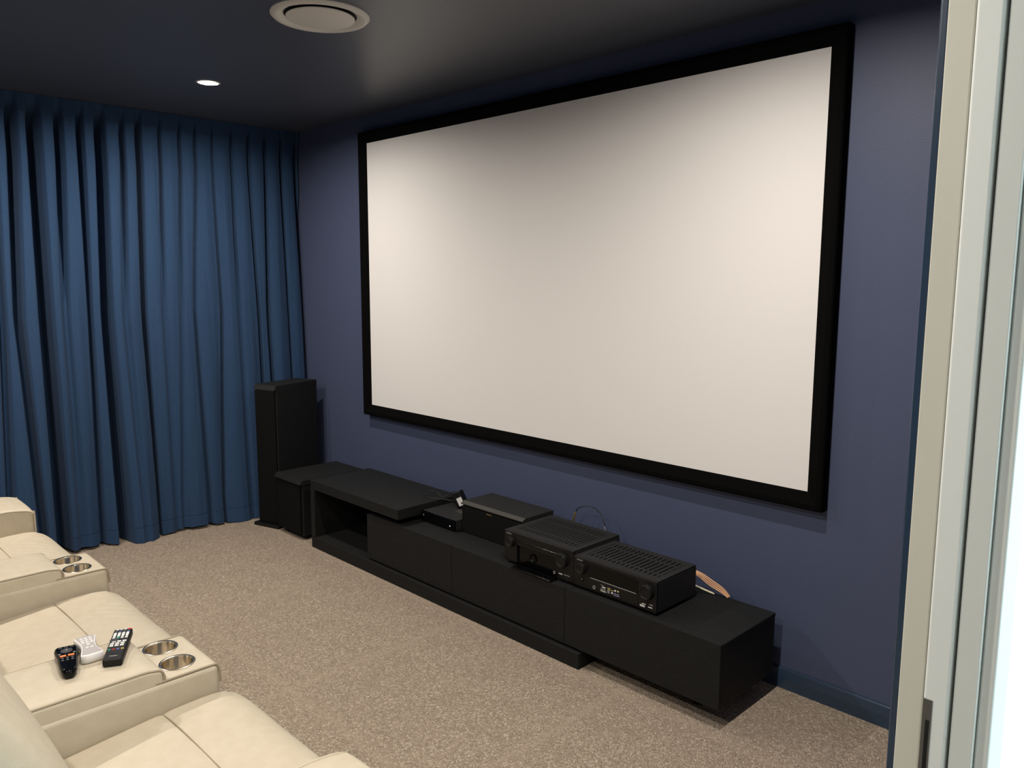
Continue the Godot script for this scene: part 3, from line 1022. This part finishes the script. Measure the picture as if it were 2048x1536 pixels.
	part(u, "headphone_socket", lathe([Vector2(0.007, 0.0), Vector2(0.007, 0.003), Vector2(0.004, 0.003), Vector2(0.003, 0.0)], 20), M.print_grey, Vector3(0.097, 0.028, gz - 0.0105), Vector3(PI / 2, 0, 0))
	var kv := part(u, "volume_knob", knob_mesh(0.031, 0.022), M.black_plastic, Vector3(0.155, 0.104, gz), Vector3(PI / 2, 0, 0))
	kv.set_meta("label", "large volume knob")
	part(u, "selector_knob", knob_mesh(0.023, 0.02), M.black_plastic, Vector3(-0.166, 0.11, gz), Vector3(PI / 2, 0, 0))
	text(u, "maker_lettering", "DENON", 0.0065, M.print_grey, Vector3(-0.185, 0.145, gz + 0.0004))
	for m in [[0.142, 0.0365, 0.02, 0.0045, "print_white"], [0.178, 0.0385, 0.036, 0.003, "print_grey"]]:
		part(u, "printed_mark", rbox(Vector3(m[2], m[3], 0.0006), 0.0002, 1), M[m[4]], Vector3(m[0], m[1], gz + 0.0003))

# ---------------------------------------------------------------- small things on the cabinet
func build_small_things() -> void:
	# disc player
	var t := thing("media_player", "small glossy black player between bench top and centre speaker", "media player", Vector3(1.06, 0.3408, 0.235))
	part(t, "body", rbox(Vector3(0.281, 0.058, 0.21), 0.004, 3), M.black_metal, Vector3(0, 0.0325, -0.001))
	var fo := prism_x([Vector2(-0.004, 0.0), Vector2(0.002, 0.0), Vector2(0.004, 0.004), Vector2(0.004, 0.05), Vector2(0.001, 0.057), Vector2(-0.004, 0.057)], 0.282)
	part(t, "front", fo, M.black_gloss, Vector3(0, 0.004, 0.1085))
	part(t, "led", rbox(Vector3(0.0045, 0.0045, 0.001), 0.0004, 1), M.led, Vector3(0.1, 0.025, 0.1127))
	part(t, "logo", lathe([Vector2(0.0, 0.0006), Vector2(0.005, 0.0005), Vector2(0.005, 0.0)], 16), M.print_grey, Vector3(-0.142 + 0.018, 0.039, 0.1126), Vector3(PI / 2, 0, 0))
	part(t, "top_print", rbox(Vector3(0.09, 0.0006, 0.05), 0.0002, 1), M.satin_edge, Vector3(0.04, 0.0618, -0.03))
	for q in [Vector2(-0.12, 0.08), Vector2(0.12, 0.08), Vector2(-0.12, -0.08), Vector2(0.12, -0.08)]:
		part(t, "foot", lathe([Vector2(0.0, 0.0), Vector2(0.009, 0.0), Vector2(0.009, 0.0045), Vector2(0.0, 0.0045)], 12), M.black_plastic, Vector3(q.x, 0, q.y))
	# power adapter with a cord looped over the bench top
	var p := thing("power_adapter", "black power adapter with white sticker lying behind the player", "power adapter", Vector3(1.045, 0.4028, 0.17))
	var body := part(p, "body", rbox(Vector3(0.06, 0.085, 0.045), 0.006, 3), M.black_plastic, Vector3(-0.008, 0.0512, 0.0), Vector3(0.0, 0.35, 0.5))
	part(body, "sticker", rbox(Vector3(0.034, 0.046, 0.001), 0.0003, 1), M.print_white, Vector3(0.009, -0.014, 0.0228))
	var pc := thing("looped_cable", "thin black cable looped on the bench top beside the power adapter", "cable", Vector3(0.9, 0.4335, 0.19))
	var cord := smooth_path([Vector3(0.11, 0.03, -0.03), Vector3(0.07, 0.045, -0.04), Vector3(0.03, 0.02, -0.03), Vector3(-0.005, 0.004, -0.008), Vector3(-0.045, 0.02, -0.01), Vector3(-0.08, 0.03, 0.008), Vector3(-0.095, 0.005, 0.03), Vector3(-0.09, 0.0027, 0.055), Vector3(-0.04, 0.0027, 0.05), Vector3(0.0, 0.0027, 0.035), Vector3(0.03, 0.006, 0.02), Vector3(0.085, 0.005, 0.0), Vector3(0.115, 0.004, -0.02)], 6)
	part(pc, "loop", tube(cord, 0.0024, 6), M.cord)
	part(pc, "strain_relief", tube([Vector3(0.11, 0.03, -0.03), Vector3(0.118, 0.024, -0.028)], 0.004, 8), M.cord)
	# cable arching up behind the receivers
	var c := thing("audio_cable", "thin dark cable arching up behind receiver with gold plug", "cable", Vector3(1.84, 0.3408, 0.085))
	var arc := smooth_path([Vector3(-0.032, 0.165, 0.005), Vector3(-0.02, 0.205, 0.0), Vector3(0.03, 0.23, -0.01), Vector3(0.09, 0.225, -0.015), Vector3(0.135, 0.19, -0.01), Vector3(0.155, 0.15, 0.0), Vector3(0.165, 0.1, 0.005), Vector3(0.17, 0.0025, 0.005)], 6)
	part(c, "cord", tube(arc, 0.0024, 6), M.cord_blue)
	part(c, "gold_plug", tube([Vector3(-0.04, 0.135, 0.006), Vector3(-0.033, 0.168, 0.005), Vector3(-0.027, 0.192, 0.002)], 0.006, 10, 0.6), M.gold)
	part(c, "plug_lead", tube(smooth_path([Vector3(-0.04, 0.137, 0.006), Vector3(-0.044, 0.09, 0.004), Vector3(-0.04, 0.0025, 0.0)], 5), 0.0024, 6), M.cord_blue)
	part(c, "silver_collar", tube([Vector3(0.1515, 0.157, -0.001), Vector3(0.16, 0.125, 0.003)], 0.005, 10), M.silver)
	# copper speaker wires
	var wv := thing("speaker_wire", "copper coloured speaker wire bundle curving down behind the closed receiver", "wire", Vector3(2.6, 0.3405, 0.085))
	for k in 4:
		var o: float = 0.004 * k
		var q: float = 0.0056 * k - 0.008
		part(wv, "strand", tube(smooth_path([Vector3(-0.1, 0.088 - o * 0.5, 0.03 + q), Vector3(-0.06, 0.078 - o, 0.022 + q), Vector3(-0.02, 0.058 - o * 1.4, 0.012 + q), Vector3(0.03, 0.032 - o, 0.001 + q), Vector3(0.058, 0.0032, -0.006 + q)], 6), 0.0029, 8), M.copper)
	var wc := thing("white_cable_end", "short straight cream cable end behind the closed receiver", "cable", Vector3(2.55, 0.3408, 0.105))
	part(wc, "sleeve", tube([Vector3(-0.03, 0.028, 0.02), Vector3(0.045, 0.006, -0.006)], 0.004, 10), M.cream_plastic)
	part(wc, "tip", tube([Vector3(0.045, 0.006, -0.006), Vector3(0.05, 0.0045, -0.0078)], 0.003, 8), M.cream_plastic)

# ---------------------------------------------------------------- sofa
const SEATS := [[0.16, 0.875], [1.13, 1.882], [2.152, 2.8]]
const CONSOLES := [[0.875, 1.13], [1.882, 2.152]]
const CUPS := [[0.935, 1.053], [1.94, 2.066]]
const CONSOLE_Y := 0.57
const LID_Y := 0.612

func seat_profile(z: float) -> float:
	# height of the seat top along its depth
	var y := 0.0
	if z < 2.1:
		y = lerpf(0.49, 0.5, smoothstep(1.98, 2.1, z))
	else:
		y = lerpf(0.5, 0.462, smoothstep(2.1, 2.65, z))
	return y

func build_sofa() -> void:
	var t := thing("recliner_sofa", "cream leather three-seat recliner sofa with two cup holder consoles", "sofa", Vector3(1.47, 0, 2.5))
	# base under everything
	wbox(t, "base", Vector3(-0.14, 0.02, 2.1), Vector3(3.08, 0.2, 2.95), M.leather, 0.02, 3)
	for k in 3:
		build_seat(t, SEATS[k][0], SEATS[k][1], k)
	for k in 2:
		build_console(t, CONSOLES[k][0], CONSOLES[k][1], CUPS[k], 2.045 if k == 1 else 2.02)
	for a in [[-0.16, 0.158, 0.605], [2.802, 3.1, 0.612]]:
		build_arm(t, a[0], a[1], a[2])
	# feet
	for x in [-0.08, 1.0, 2.0, 3.0]:
		for z in [2.18, 2.85]:
			part(t, "foot", lathe([Vector2(0.0, 0.0), Vector2(0.025, 0.0), Vector2(0.03, 0.022), Vector2(0.0, 0.022)], 16), M.black_plastic, Vector3(x, 0, z) - t.position)

func build_seat(t: Node3D, x0: float, x1: float, k: int) -> void:
	var w := x1 - x0 + 0.002
	var cx := (x0 + x1) * 0.5
	var base := t.position
	# cushion: rolls over the front edge, a stitched seam runs across it
	var seam := 2.215
	var za := 1.985
	var zb := 2.66
	var thick := 0.3
	var cz := (za + zb) * 0.5
	var cy := 0.40 - thick * 0.5
	var deform := func(p: Vector3) -> Vector3:
		var q := p
		var wx := cx + p.x
		var wz := cz + p.z
		var up := clampf((p.y + thick * 0.5) / thick, 0.0, 1.0)
		var ex := 1.0 - pow(absf(p.x) / (w * 0.5), 10.0)
		var crown := 0.004 * (ex - 1.0)
		# seam pulls the leather in
		var ds := (wz - seam - 0.006 * pow(absf(p.x) / (w * 0.5), 4.0)) / 0.012
		crown -= 0.0035 * exp(-ds * ds)
		# front edge rolls over
		var fr := clampf((za + 0.1 - wz) / 0.1, 0.0, 1.0)
		crown -= 0.03 * fr * fr * fr
		# creases of use
		if k == 1:
			var dx := wx - 1.36
			var dz := wz - 2.11
			var al := (dx - dz) * 0.7071
			var ac := (dx + dz) * 0.7071
			crown += 0.0014 * sin(ac * 170.0 + sin(al * 22.0)) * exp(-(ac * ac) / 0.003 - (al * al) / 0.008)
		if k == 0:
			var dx0 := wx - 0.45
			var dz0 := wz - 2.12
			crown += 0.001 * sin((dx0 + dz0) * 110.0) * exp(-(dx0 * dx0 + dz0 * dz0) / 0.012)
		crown += 0.0012 * sin(wx * 17.0 + float(k) * 2.0) * sin(wz * 15.0)
		q.y = p.y + up * up * (seat_profile(wz) - 0.40 + crown)
		if p.z < -(zb - za) * 0.42:
			# belly of the front, corners drawn back
			q.z -= 0.012 * sin(up * PI) * ex
			q.z += 0.012 * pow(absf(p.x) / (w * 0.5), 6.0)
		return q
	part(t, "seat_cushion", rbox(Vector3(w, thick, zb - za), 0.028, 4, Vector3i(90, 6, 110), deform), M.leather, Vector3(cx, cy, cz) - base)
	# footrest panel under the front cushion
	wbox(t, "footrest", Vector3(x0 + 0.006, 0.06, 1.995), Vector3(x1 - 0.006, 0.12, 2.12), M.leather, 0.02, 3)
	# seam welt
	var pts := []
	for s in 41:
		var f := -1.0 + 2.0 * s / 40.0
		var ex2 := 1.0 - pow(absf(f), 9.0)
		pts.append(Vector3(f * w * 0.465, seat_profile(2.215) - 0.0022 + 0.004 * (ex2 - 1.0), 2.215 + 0.006 * pow(absf(f), 4.0)) + Vector3(cx, 0, 0) - base)
	part(t, "seam_welt", tube(pts, 0.0018, 8), M.seam)
	# backrest: leans back, padded
	var bw := w - 0.012
	var bdef := func(p: Vector3) -> Vector3:
		var q := p
		var ex := 1.0 - pow(absf(p.x) / (bw * 0.5), 4.0)
		var f := clampf((p.y + 0.31) / 0.62, 0.0, 1.0)
		var bulge := 0.035 * sin(clampf(f * 1.15, 0.0, 1.0) * PI) * ex
		if p.z > 0.0:
			q.z += bulge
		q.y += 0.015 * ex * f
		return q
	var back := rbox(Vector3(bw, 0.62, 0.2), 0.06, 5, Vector3i(24, 20, 4), bdef)
	part(t, "backrest", back, M.leather, Vector3(cx, 0.735, 2.72) - base, Vector3(-0.42, PI, 0.0))

func build_console(t: Node3D, x0: float, x1: float, cups: Array, zf: float) -> void:
	var base := t.position
	var r := 0.02
	var zb := 2.86
	var size := Vector3(x1 - x0 - 0.004, CONSOLE_Y - 0.04, zb - zf)
	var c := Vector3((x0 + x1) * 0.5, 0.04 + size.y * 0.5, (zf + zb) * 0.5)
	var root := part(t, "console", rbox(size, r, 4, Vector3i(1, 1, 1), null, true), M.leather, c - base)
	# flat of the top with two round openings
	var xl := c.x - size.x * 0.5 + r
	var xr := c.x + size.x * 0.5 - r
	var za := zf + r
	var zc := zf + 0.165
	var ze := zb - r
	var cr := 0.0425
	var cz := zf + 0.09
	var xm: float = (cups[0] + cups[1]) * 0.5
	var v := PackedVector3Array()
	var idx := PackedInt32Array()
	for s in 2:
		var a := xl if s == 0 else xm
		var b := xm if s == 0 else xr
		var n := 48
		var st := v.size()
		for k in n:
			var ang := TAU * k / n
			var dir := Vector2(cos(ang), sin(ang))
			var o := Vector2(cups[s], cz)
			var tx: float = ((b if dir.x > 0 else a) - o.x) / dir.x if absf(dir.x) > 1e-6 else 1e9
			var tz: float = ((zc if dir.y > 0 else za) - o.y) / dir.y if absf(dir.y) > 1e-6 else 1e9
			var e := o + dir * minf(tx, tz)
			# keep the corners of the rectangle
			for cxv in [a, b]:
				for czv in [za, zc]:
					var ca := (Vector2(cxv, czv) - o).angle()
					if absf(wrapf(ca - ang, -PI, PI)) <= PI / n:
						e = Vector2(cxv, czv)
			v.append(Vector3(o.x + dir.x * cr, CONSOLE_Y, o.y + dir.y * cr) - c)
			v.append(Vector3(e.x, CONSOLE_Y, e.y) - c)
		for k in n:
			var p := st + k * 2
			var q := st + ((k + 1) % n) * 2
			for tr in [[p, p + 1, q + 1], [p, q + 1, q]]:
				var f := (v[tr[2]] - v[tr[0]]).cross(v[tr[1]] - v[tr[0]])
				idx.append_array(tr if f.y > 0.0 else [tr[0], tr[2], tr[1]])
	var st2 := v.size()
	for p in [Vector2(xl, zc), Vector2(xr, zc), Vector2(xr, ze), Vector2(xl, ze)]:
		v.append(Vector3(p.x, CONSOLE_Y, p.y) - c)
	idx.append_array([st2, st2 + 1, st2 + 2, st2, st2 + 2, st2 + 3])
	var nn := PackedVector3Array()
	nn.resize(v.size())
	nn.fill(Vector3.UP)
	part(root, "cup_plate", arr_mesh(v, nn, idx), M.leather)
	for s in 2:
		var cup := lathe([Vector2(0.0425, -0.002), Vector2(0.049, -0.0005), Vector2(0.0495, 0.0015), Vector2(0.0475, 0.0025), Vector2(0.043, 0.0015), Vector2(0.0415, -0.004), Vector2(0.0395, -0.066), Vector2(0.036, -0.071), Vector2(0.0, -0.071)], 48)
		var cp := part(root, "cup_holder", cup, M.chrome, Vector3(cups[s], CONSOLE_Y, cz) - c)
		cp.set_meta("label", "brushed steel cup holder")
	# piping on the long edges of the plate
	for s in [-1.0, 1.0]:
		var px: float = c.x + s * (size.x * 0.5 - 0.006)
		var path := [Vector3(px, CONSOLE_Y - 0.06, zf - 0.001), Vector3(px, CONSOLE_Y - 0.025, zf + 0.001), Vector3(px, CONSOLE_Y - 0.009, zf + 0.008), Vector3(px, CONSOLE_Y - 0.003, zf + 0.025), Vector3(px, CONSOLE_Y - 0.002, zf + 0.18)]
		var pp := []
		for q in smooth_path(path, 5):
			pp.append(q - c)
		part(root, "piping", tube(pp, 0.0034, 8), M.piping)
	# padded lid
	var lw := x1 - x0 - 0.012
	var lz0 := zf + 0.155
	var lz1 := 2.78
	var lh := 0.062
	var ldef := func(p: Vector3) -> Vector3:
		var q := p
		var ex := 1.0 - pow(absf(p.x) / (lw * 0.5), 4.0)
		var ez := 1.0 - pow(absf(p.z) / ((lz1 - lz0) * 0.5), 8.0)
		var up := clampf(p.y / lh + 0.5, 0.0, 1.0)
		q.y += 0.006 * ex * ez * up
		# front end rolls down to the plate
		var fr := clampf((-(lz1 - lz0) * 0.5 + 0.06 - p.z) / 0.06, 0.0, 1.0)
		q.y -= 0.012 * fr * fr * up
		q.y += 0.012 * (1.0 - smoothstep(0.0, 0.25, p.z + (lz1 - lz0) * 0.5)) * (1.0 - up) * 0.3
		return q
	var lid := part(root, "lid", rbox(Vector3(lw, lh, lz1 - lz0), 0.014, 4, Vector3i(16, 3, 40), ldef), M.leather, Vector3(c.x, LID_Y - 0.006 - lh * 0.5 + 0.006, (lz0 + lz1) * 0.5) - c)
	for s in [-1.0, 1.0]:
		var path := []
		var hz := (lz1 - lz0) * 0.5
		for k in 25:
			var f := k / 24.0
			var zz := hz - 0.01 - f * (2.0 * hz - 0.018)
			var fr := clampf((-hz + 0.06 - zz) / 0.06, 0.0, 1.0)
			path.append(Vector3(s * (lw * 0.5 - 0.0035), lh * 0.5 - 0.0035 - 0.012 * fr * fr, zz))
		path.append(Vector3(s * (lw * 0.5 - 0.003), lh * 0.5 - 0.03, -hz - 0.0005))
		path.append(Vector3(s * (lw * 0.5 - 0.003), -lh * 0.5 + 0.018, -hz - 0.0003))
		part(lid, "lid_piping", tube(smooth_path(path, 3), 0.0032, 8), M.piping)

func build_arm(t: Node3D, x0: float, x1: float, y: float) -> void:
	var base := t.position
	var zf := 2.035
	var zb := 2.92
	var size := Vector3(x1 - x0, y - 0.03, zb - zf)
	var c := Vector3((x0 + x1) * 0.5, 0.03 + size.y * 0.5, (zf + zb) * 0.5)
	var adef := func(p: Vector3) -> Vector3:
		var q := p
		var ex := 1.0 - pow(absf(p.x) / (size.x * 0.5), 3.0)
		if p.y > size.y * 0.4:
			q.y += 0.008 * ex
			var fr := clampf((-size.z * 0.5 + 0.12 - p.z) / 0.12, 0.0, 1.0)
			q.y -= 0.02 * fr * fr
		return q
	var root := part(t, "armrest", rbox(size, 0.02, 4, Vector3i(14, 6, 30), adef), M.leather, c - base)
	for s in [-1.0, 1.0]:
		var path := []
		var hz := size.z * 0.5
		for k in 21:
			var zz := hz - 0.02 - (2.0 * hz - 0.045) * k / 20.0
			var fr := clampf((-hz + 0.12 - zz) / 0.12, 0.0, 1.0)
			path.append(Vector3(s * (size.x * 0.5 - 0.003), size.y * 0.5 - 0.005 - 0.02 * fr * fr, zz))
		path.append(Vector3(s * (size.x * 0.5 - 0.003), size.y * 0.5 - 0.032, -hz + 0.007))
		path.append(Vector3(s * (size.x * 0.5 - 0.003), size.y * 0.5 - 0.06, -hz + 0.0015))
		path.append(Vector3(s * (size.x * 0.5 - 0.003), -size.y * 0.5 + 0.05, -hz + 0.0015))
		part(root, "piping", tube(smooth_path(path, 4), 0.004, 8), M.leather)

# ---------------------------------------------------------------- remotes on the console lid
func button(parent: Node3D, called: String, x: float, z: float, w: float, l: float, y: float, m: Material, hgt := 0.0022) -> void:
	part(parent, called, rbox(Vector3(w, hgt, l), 0.0008, 1), m, Vector3(x, y + hgt * 0.3, z))

func build_remotes() -> void:
	var red := mat(Color(0.75, 0.16, 0.14), 0.45)
	var green := mat(Color(0.25, 0.62, 0.5), 0.45)
	var blue := mat(Color(0.4, 0.45, 0.75), 0.45)
	var yellow := mat(Color(0.85, 0.75, 0.3), 0.45)
	var orange := mat(Color(0.95, 0.5, 0.26), 0.45)
	var dark := mat(Color(0.17, 0.17, 0.2), 0.4)
	var ly := LID_Y + 0.0065
	# long black remote: local -z is its far end
	var dir := Vector2(0.177, 0.089).normalized()
	var t := thing("remote_control", "long slim black remote with many white buttons on console lid", "remote control", Vector3(1.976, ly, 2.262), atan2(dir.x, dir.y), "remote controls on the console lid")
	part(t, "body", slab(round_rect(0.05, 0.2, 0.006), 0.0, 0.022, 0.004, 0.004), M.black_plastic)
	var y := 0.022
	for k in 3:
		button(t, "button", -0.014 + 0.0105 * k, -0.092, 0.007, 0.004, y, M.print_white)
	button(t, "power_button", 0.018, -0.092, 0.009, 0.006, y, red)
	for k in 4:
		button(t, "button", -0.0165 + 0.011 * k, -0.08, 0.006, 0.003, y, blue if k % 2 else M.print_grey)
		button(t, "button", -0.0165 + 0.011 * k, -0.058, 0.0075, 0.026, y, M.print_white)
		button(t, "button", -0.0165 + 0.011 * k, -0.037, 0.0075, 0.008, y, M.print_white if k != 1 else green)
	part(t, "navigation_pad", lathe([Vector2(0.0115, 0.0), Vector2(0.011, 0.0022), Vector2(0.005, 0.0028), Vector2(0.0, 0.0028)], 20), dark, Vector3(-0.013, y - 0.0003, -0.022))
	for r in 3:
		for k in 3:
			button(t, "button", -0.015 + 0.0135 * k + (0.003 if r == 0 else 0.0), -0.012 + 0.013 * r, 0.0105, 0.008, y, M.print_white)
	var cols := [green, red, blue, yellow]
	for k in 4:
		button(t, "colour_button", -0.0168 + 0.0112 * k, 0.038, 0.008, 0.0042, y, cols[k])
		button(t, "button", -0.0168 + 0.0112 * k, 0.051, 0.008, 0.004, y, dark)
		button(t, "button", -0.0168 + 0.0112 * k, 0.062, 0.008, 0.004, y, dark)
	part(t, "printed_name", rbox(Vector3(0.02, 0.0004, 0.004), 0.0001, 1), M.print_grey, Vector3(0, y, 0.078))
	# white remote with a waisted outline and a grey face
	var w := thing("remote_control", "white waisted remote with grey face and pale buttons on console lid", "remote control", Vector3(1.938, ly, 2.328), PI / 2 - 0.13, "remote controls on the console lid")
	var outl := PackedVector2Array()
	var n := 28
	for s in [1.0, -1.0]:
		for k in n:
			var f: float = (float(k) / n) * 2.0 - 1.0
			if s < 0.0:
				f = -f
			var hw := 0.0245 - 0.0055 * cos(f * PI * 0.95) * 0.9
			var edge := clampf((1.0 - absf(f)) / 0.12, 0.0, 1.0)
			hw *= sqrt(1.0 - pow(1.0 - edge, 2.0)) * 0.55 + 0.45
			outl.append(Vector2(s * hw, f * 0.069))
	part(w, "body", slab(outl, 0.0, 0.027, 0.0035, 0.006), M.white_plastic)
	part(w, "face", slab(inset_any(outl, 0.0045), 0.0265, 0.0282, 0.0006), M.grey_plastic)
	for r in 4:
		for k in 3:
			if r == 3 and k != 1:
				continue
			button(w, "button", -0.011 + 0.011 * k, -0.046 + 0.015 * r, 0.0085, 0.0075, 0.0278, M.white_plastic, 0.0018)
	for k in 2:
		button(w, "button", -0.006 + 0.012 * k, 0.02, 0.008, 0.006, 0.0278, M.white_plastic, 0.0018)
	# tapered black remote with orange keys
	var b := thing("remote_control", "tapered glossy black remote with two orange buttons on console lid", "remote control", Vector3(1.977, ly, 2.392), PI / 2 - 0.22, "remote controls on the console lid")
	var ob := PackedVector2Array()
	var side := [Vector2(0.023, -0.082), Vector2(0.0285, -0.074), Vector2(0.03, -0.058), Vector2(0.0265, -0.035), Vector2(0.024, -0.01), Vector2(0.0235, 0.02), Vector2(0.021, 0.05), Vector2(0.0165, 0.072), Vector2(0.009, 0.083)]
	for q in side:
		ob.append(q)
	for k in side.size():
		var q: Vector2 = side[side.size() - 1 - k]
		ob.append(Vector2(-q.x, q.y))
	part(b, "body", slab(ob, 0.0, 0.026, 0.006, 0.006), M.black_gloss)
	y = 0.026
	for k in 3:
		button(b, "button", -0.014 + 0.014 * k, -0.066, 0.009, 0.006, y, dark)
	part(b, "navigation_pad", lathe([Vector2(0.015, 0.0), Vector2(0.0145, 0.003), Vector2(0.006, 0.0035), Vector2(0.0, 0.0035)], 24), dark, Vector3(0, y - 0.0003, -0.042))
	button(b, "button", 0.0, -0.042, 0.006, 0.006, y + 0.003, M.print_grey)
	for s in [-1.0, 1.0]:
		button(b, "button", s * 0.018, -0.026, 0.006, 0.005, y, M.print_grey)
		button(b, "orange_button", s * 0.0098, -0.012, 0.0155, 0.0085, y, orange)
	for r in 2:
		for k in 3:
			button(b, "button", -0.012 + 0.012 * k, 0.003 + 0.014 * r, 0.0075, 0.006, y, dark)
			part(b, "button_print", rbox(Vector3(0.003, 0.0004, 0.003), 0.0001, 1), M.print_grey, Vector3(-0.012 + 0.012 * k, y + 0.0019, 0.003 + 0.014 * r))

func inset_any(poly: PackedVector2Array, d: float) -> PackedVector2Array:
	var p := poly.duplicate()
	if Geometry2D.is_polygon_clockwise(p):
		p.reverse()
	return inset(p, d)
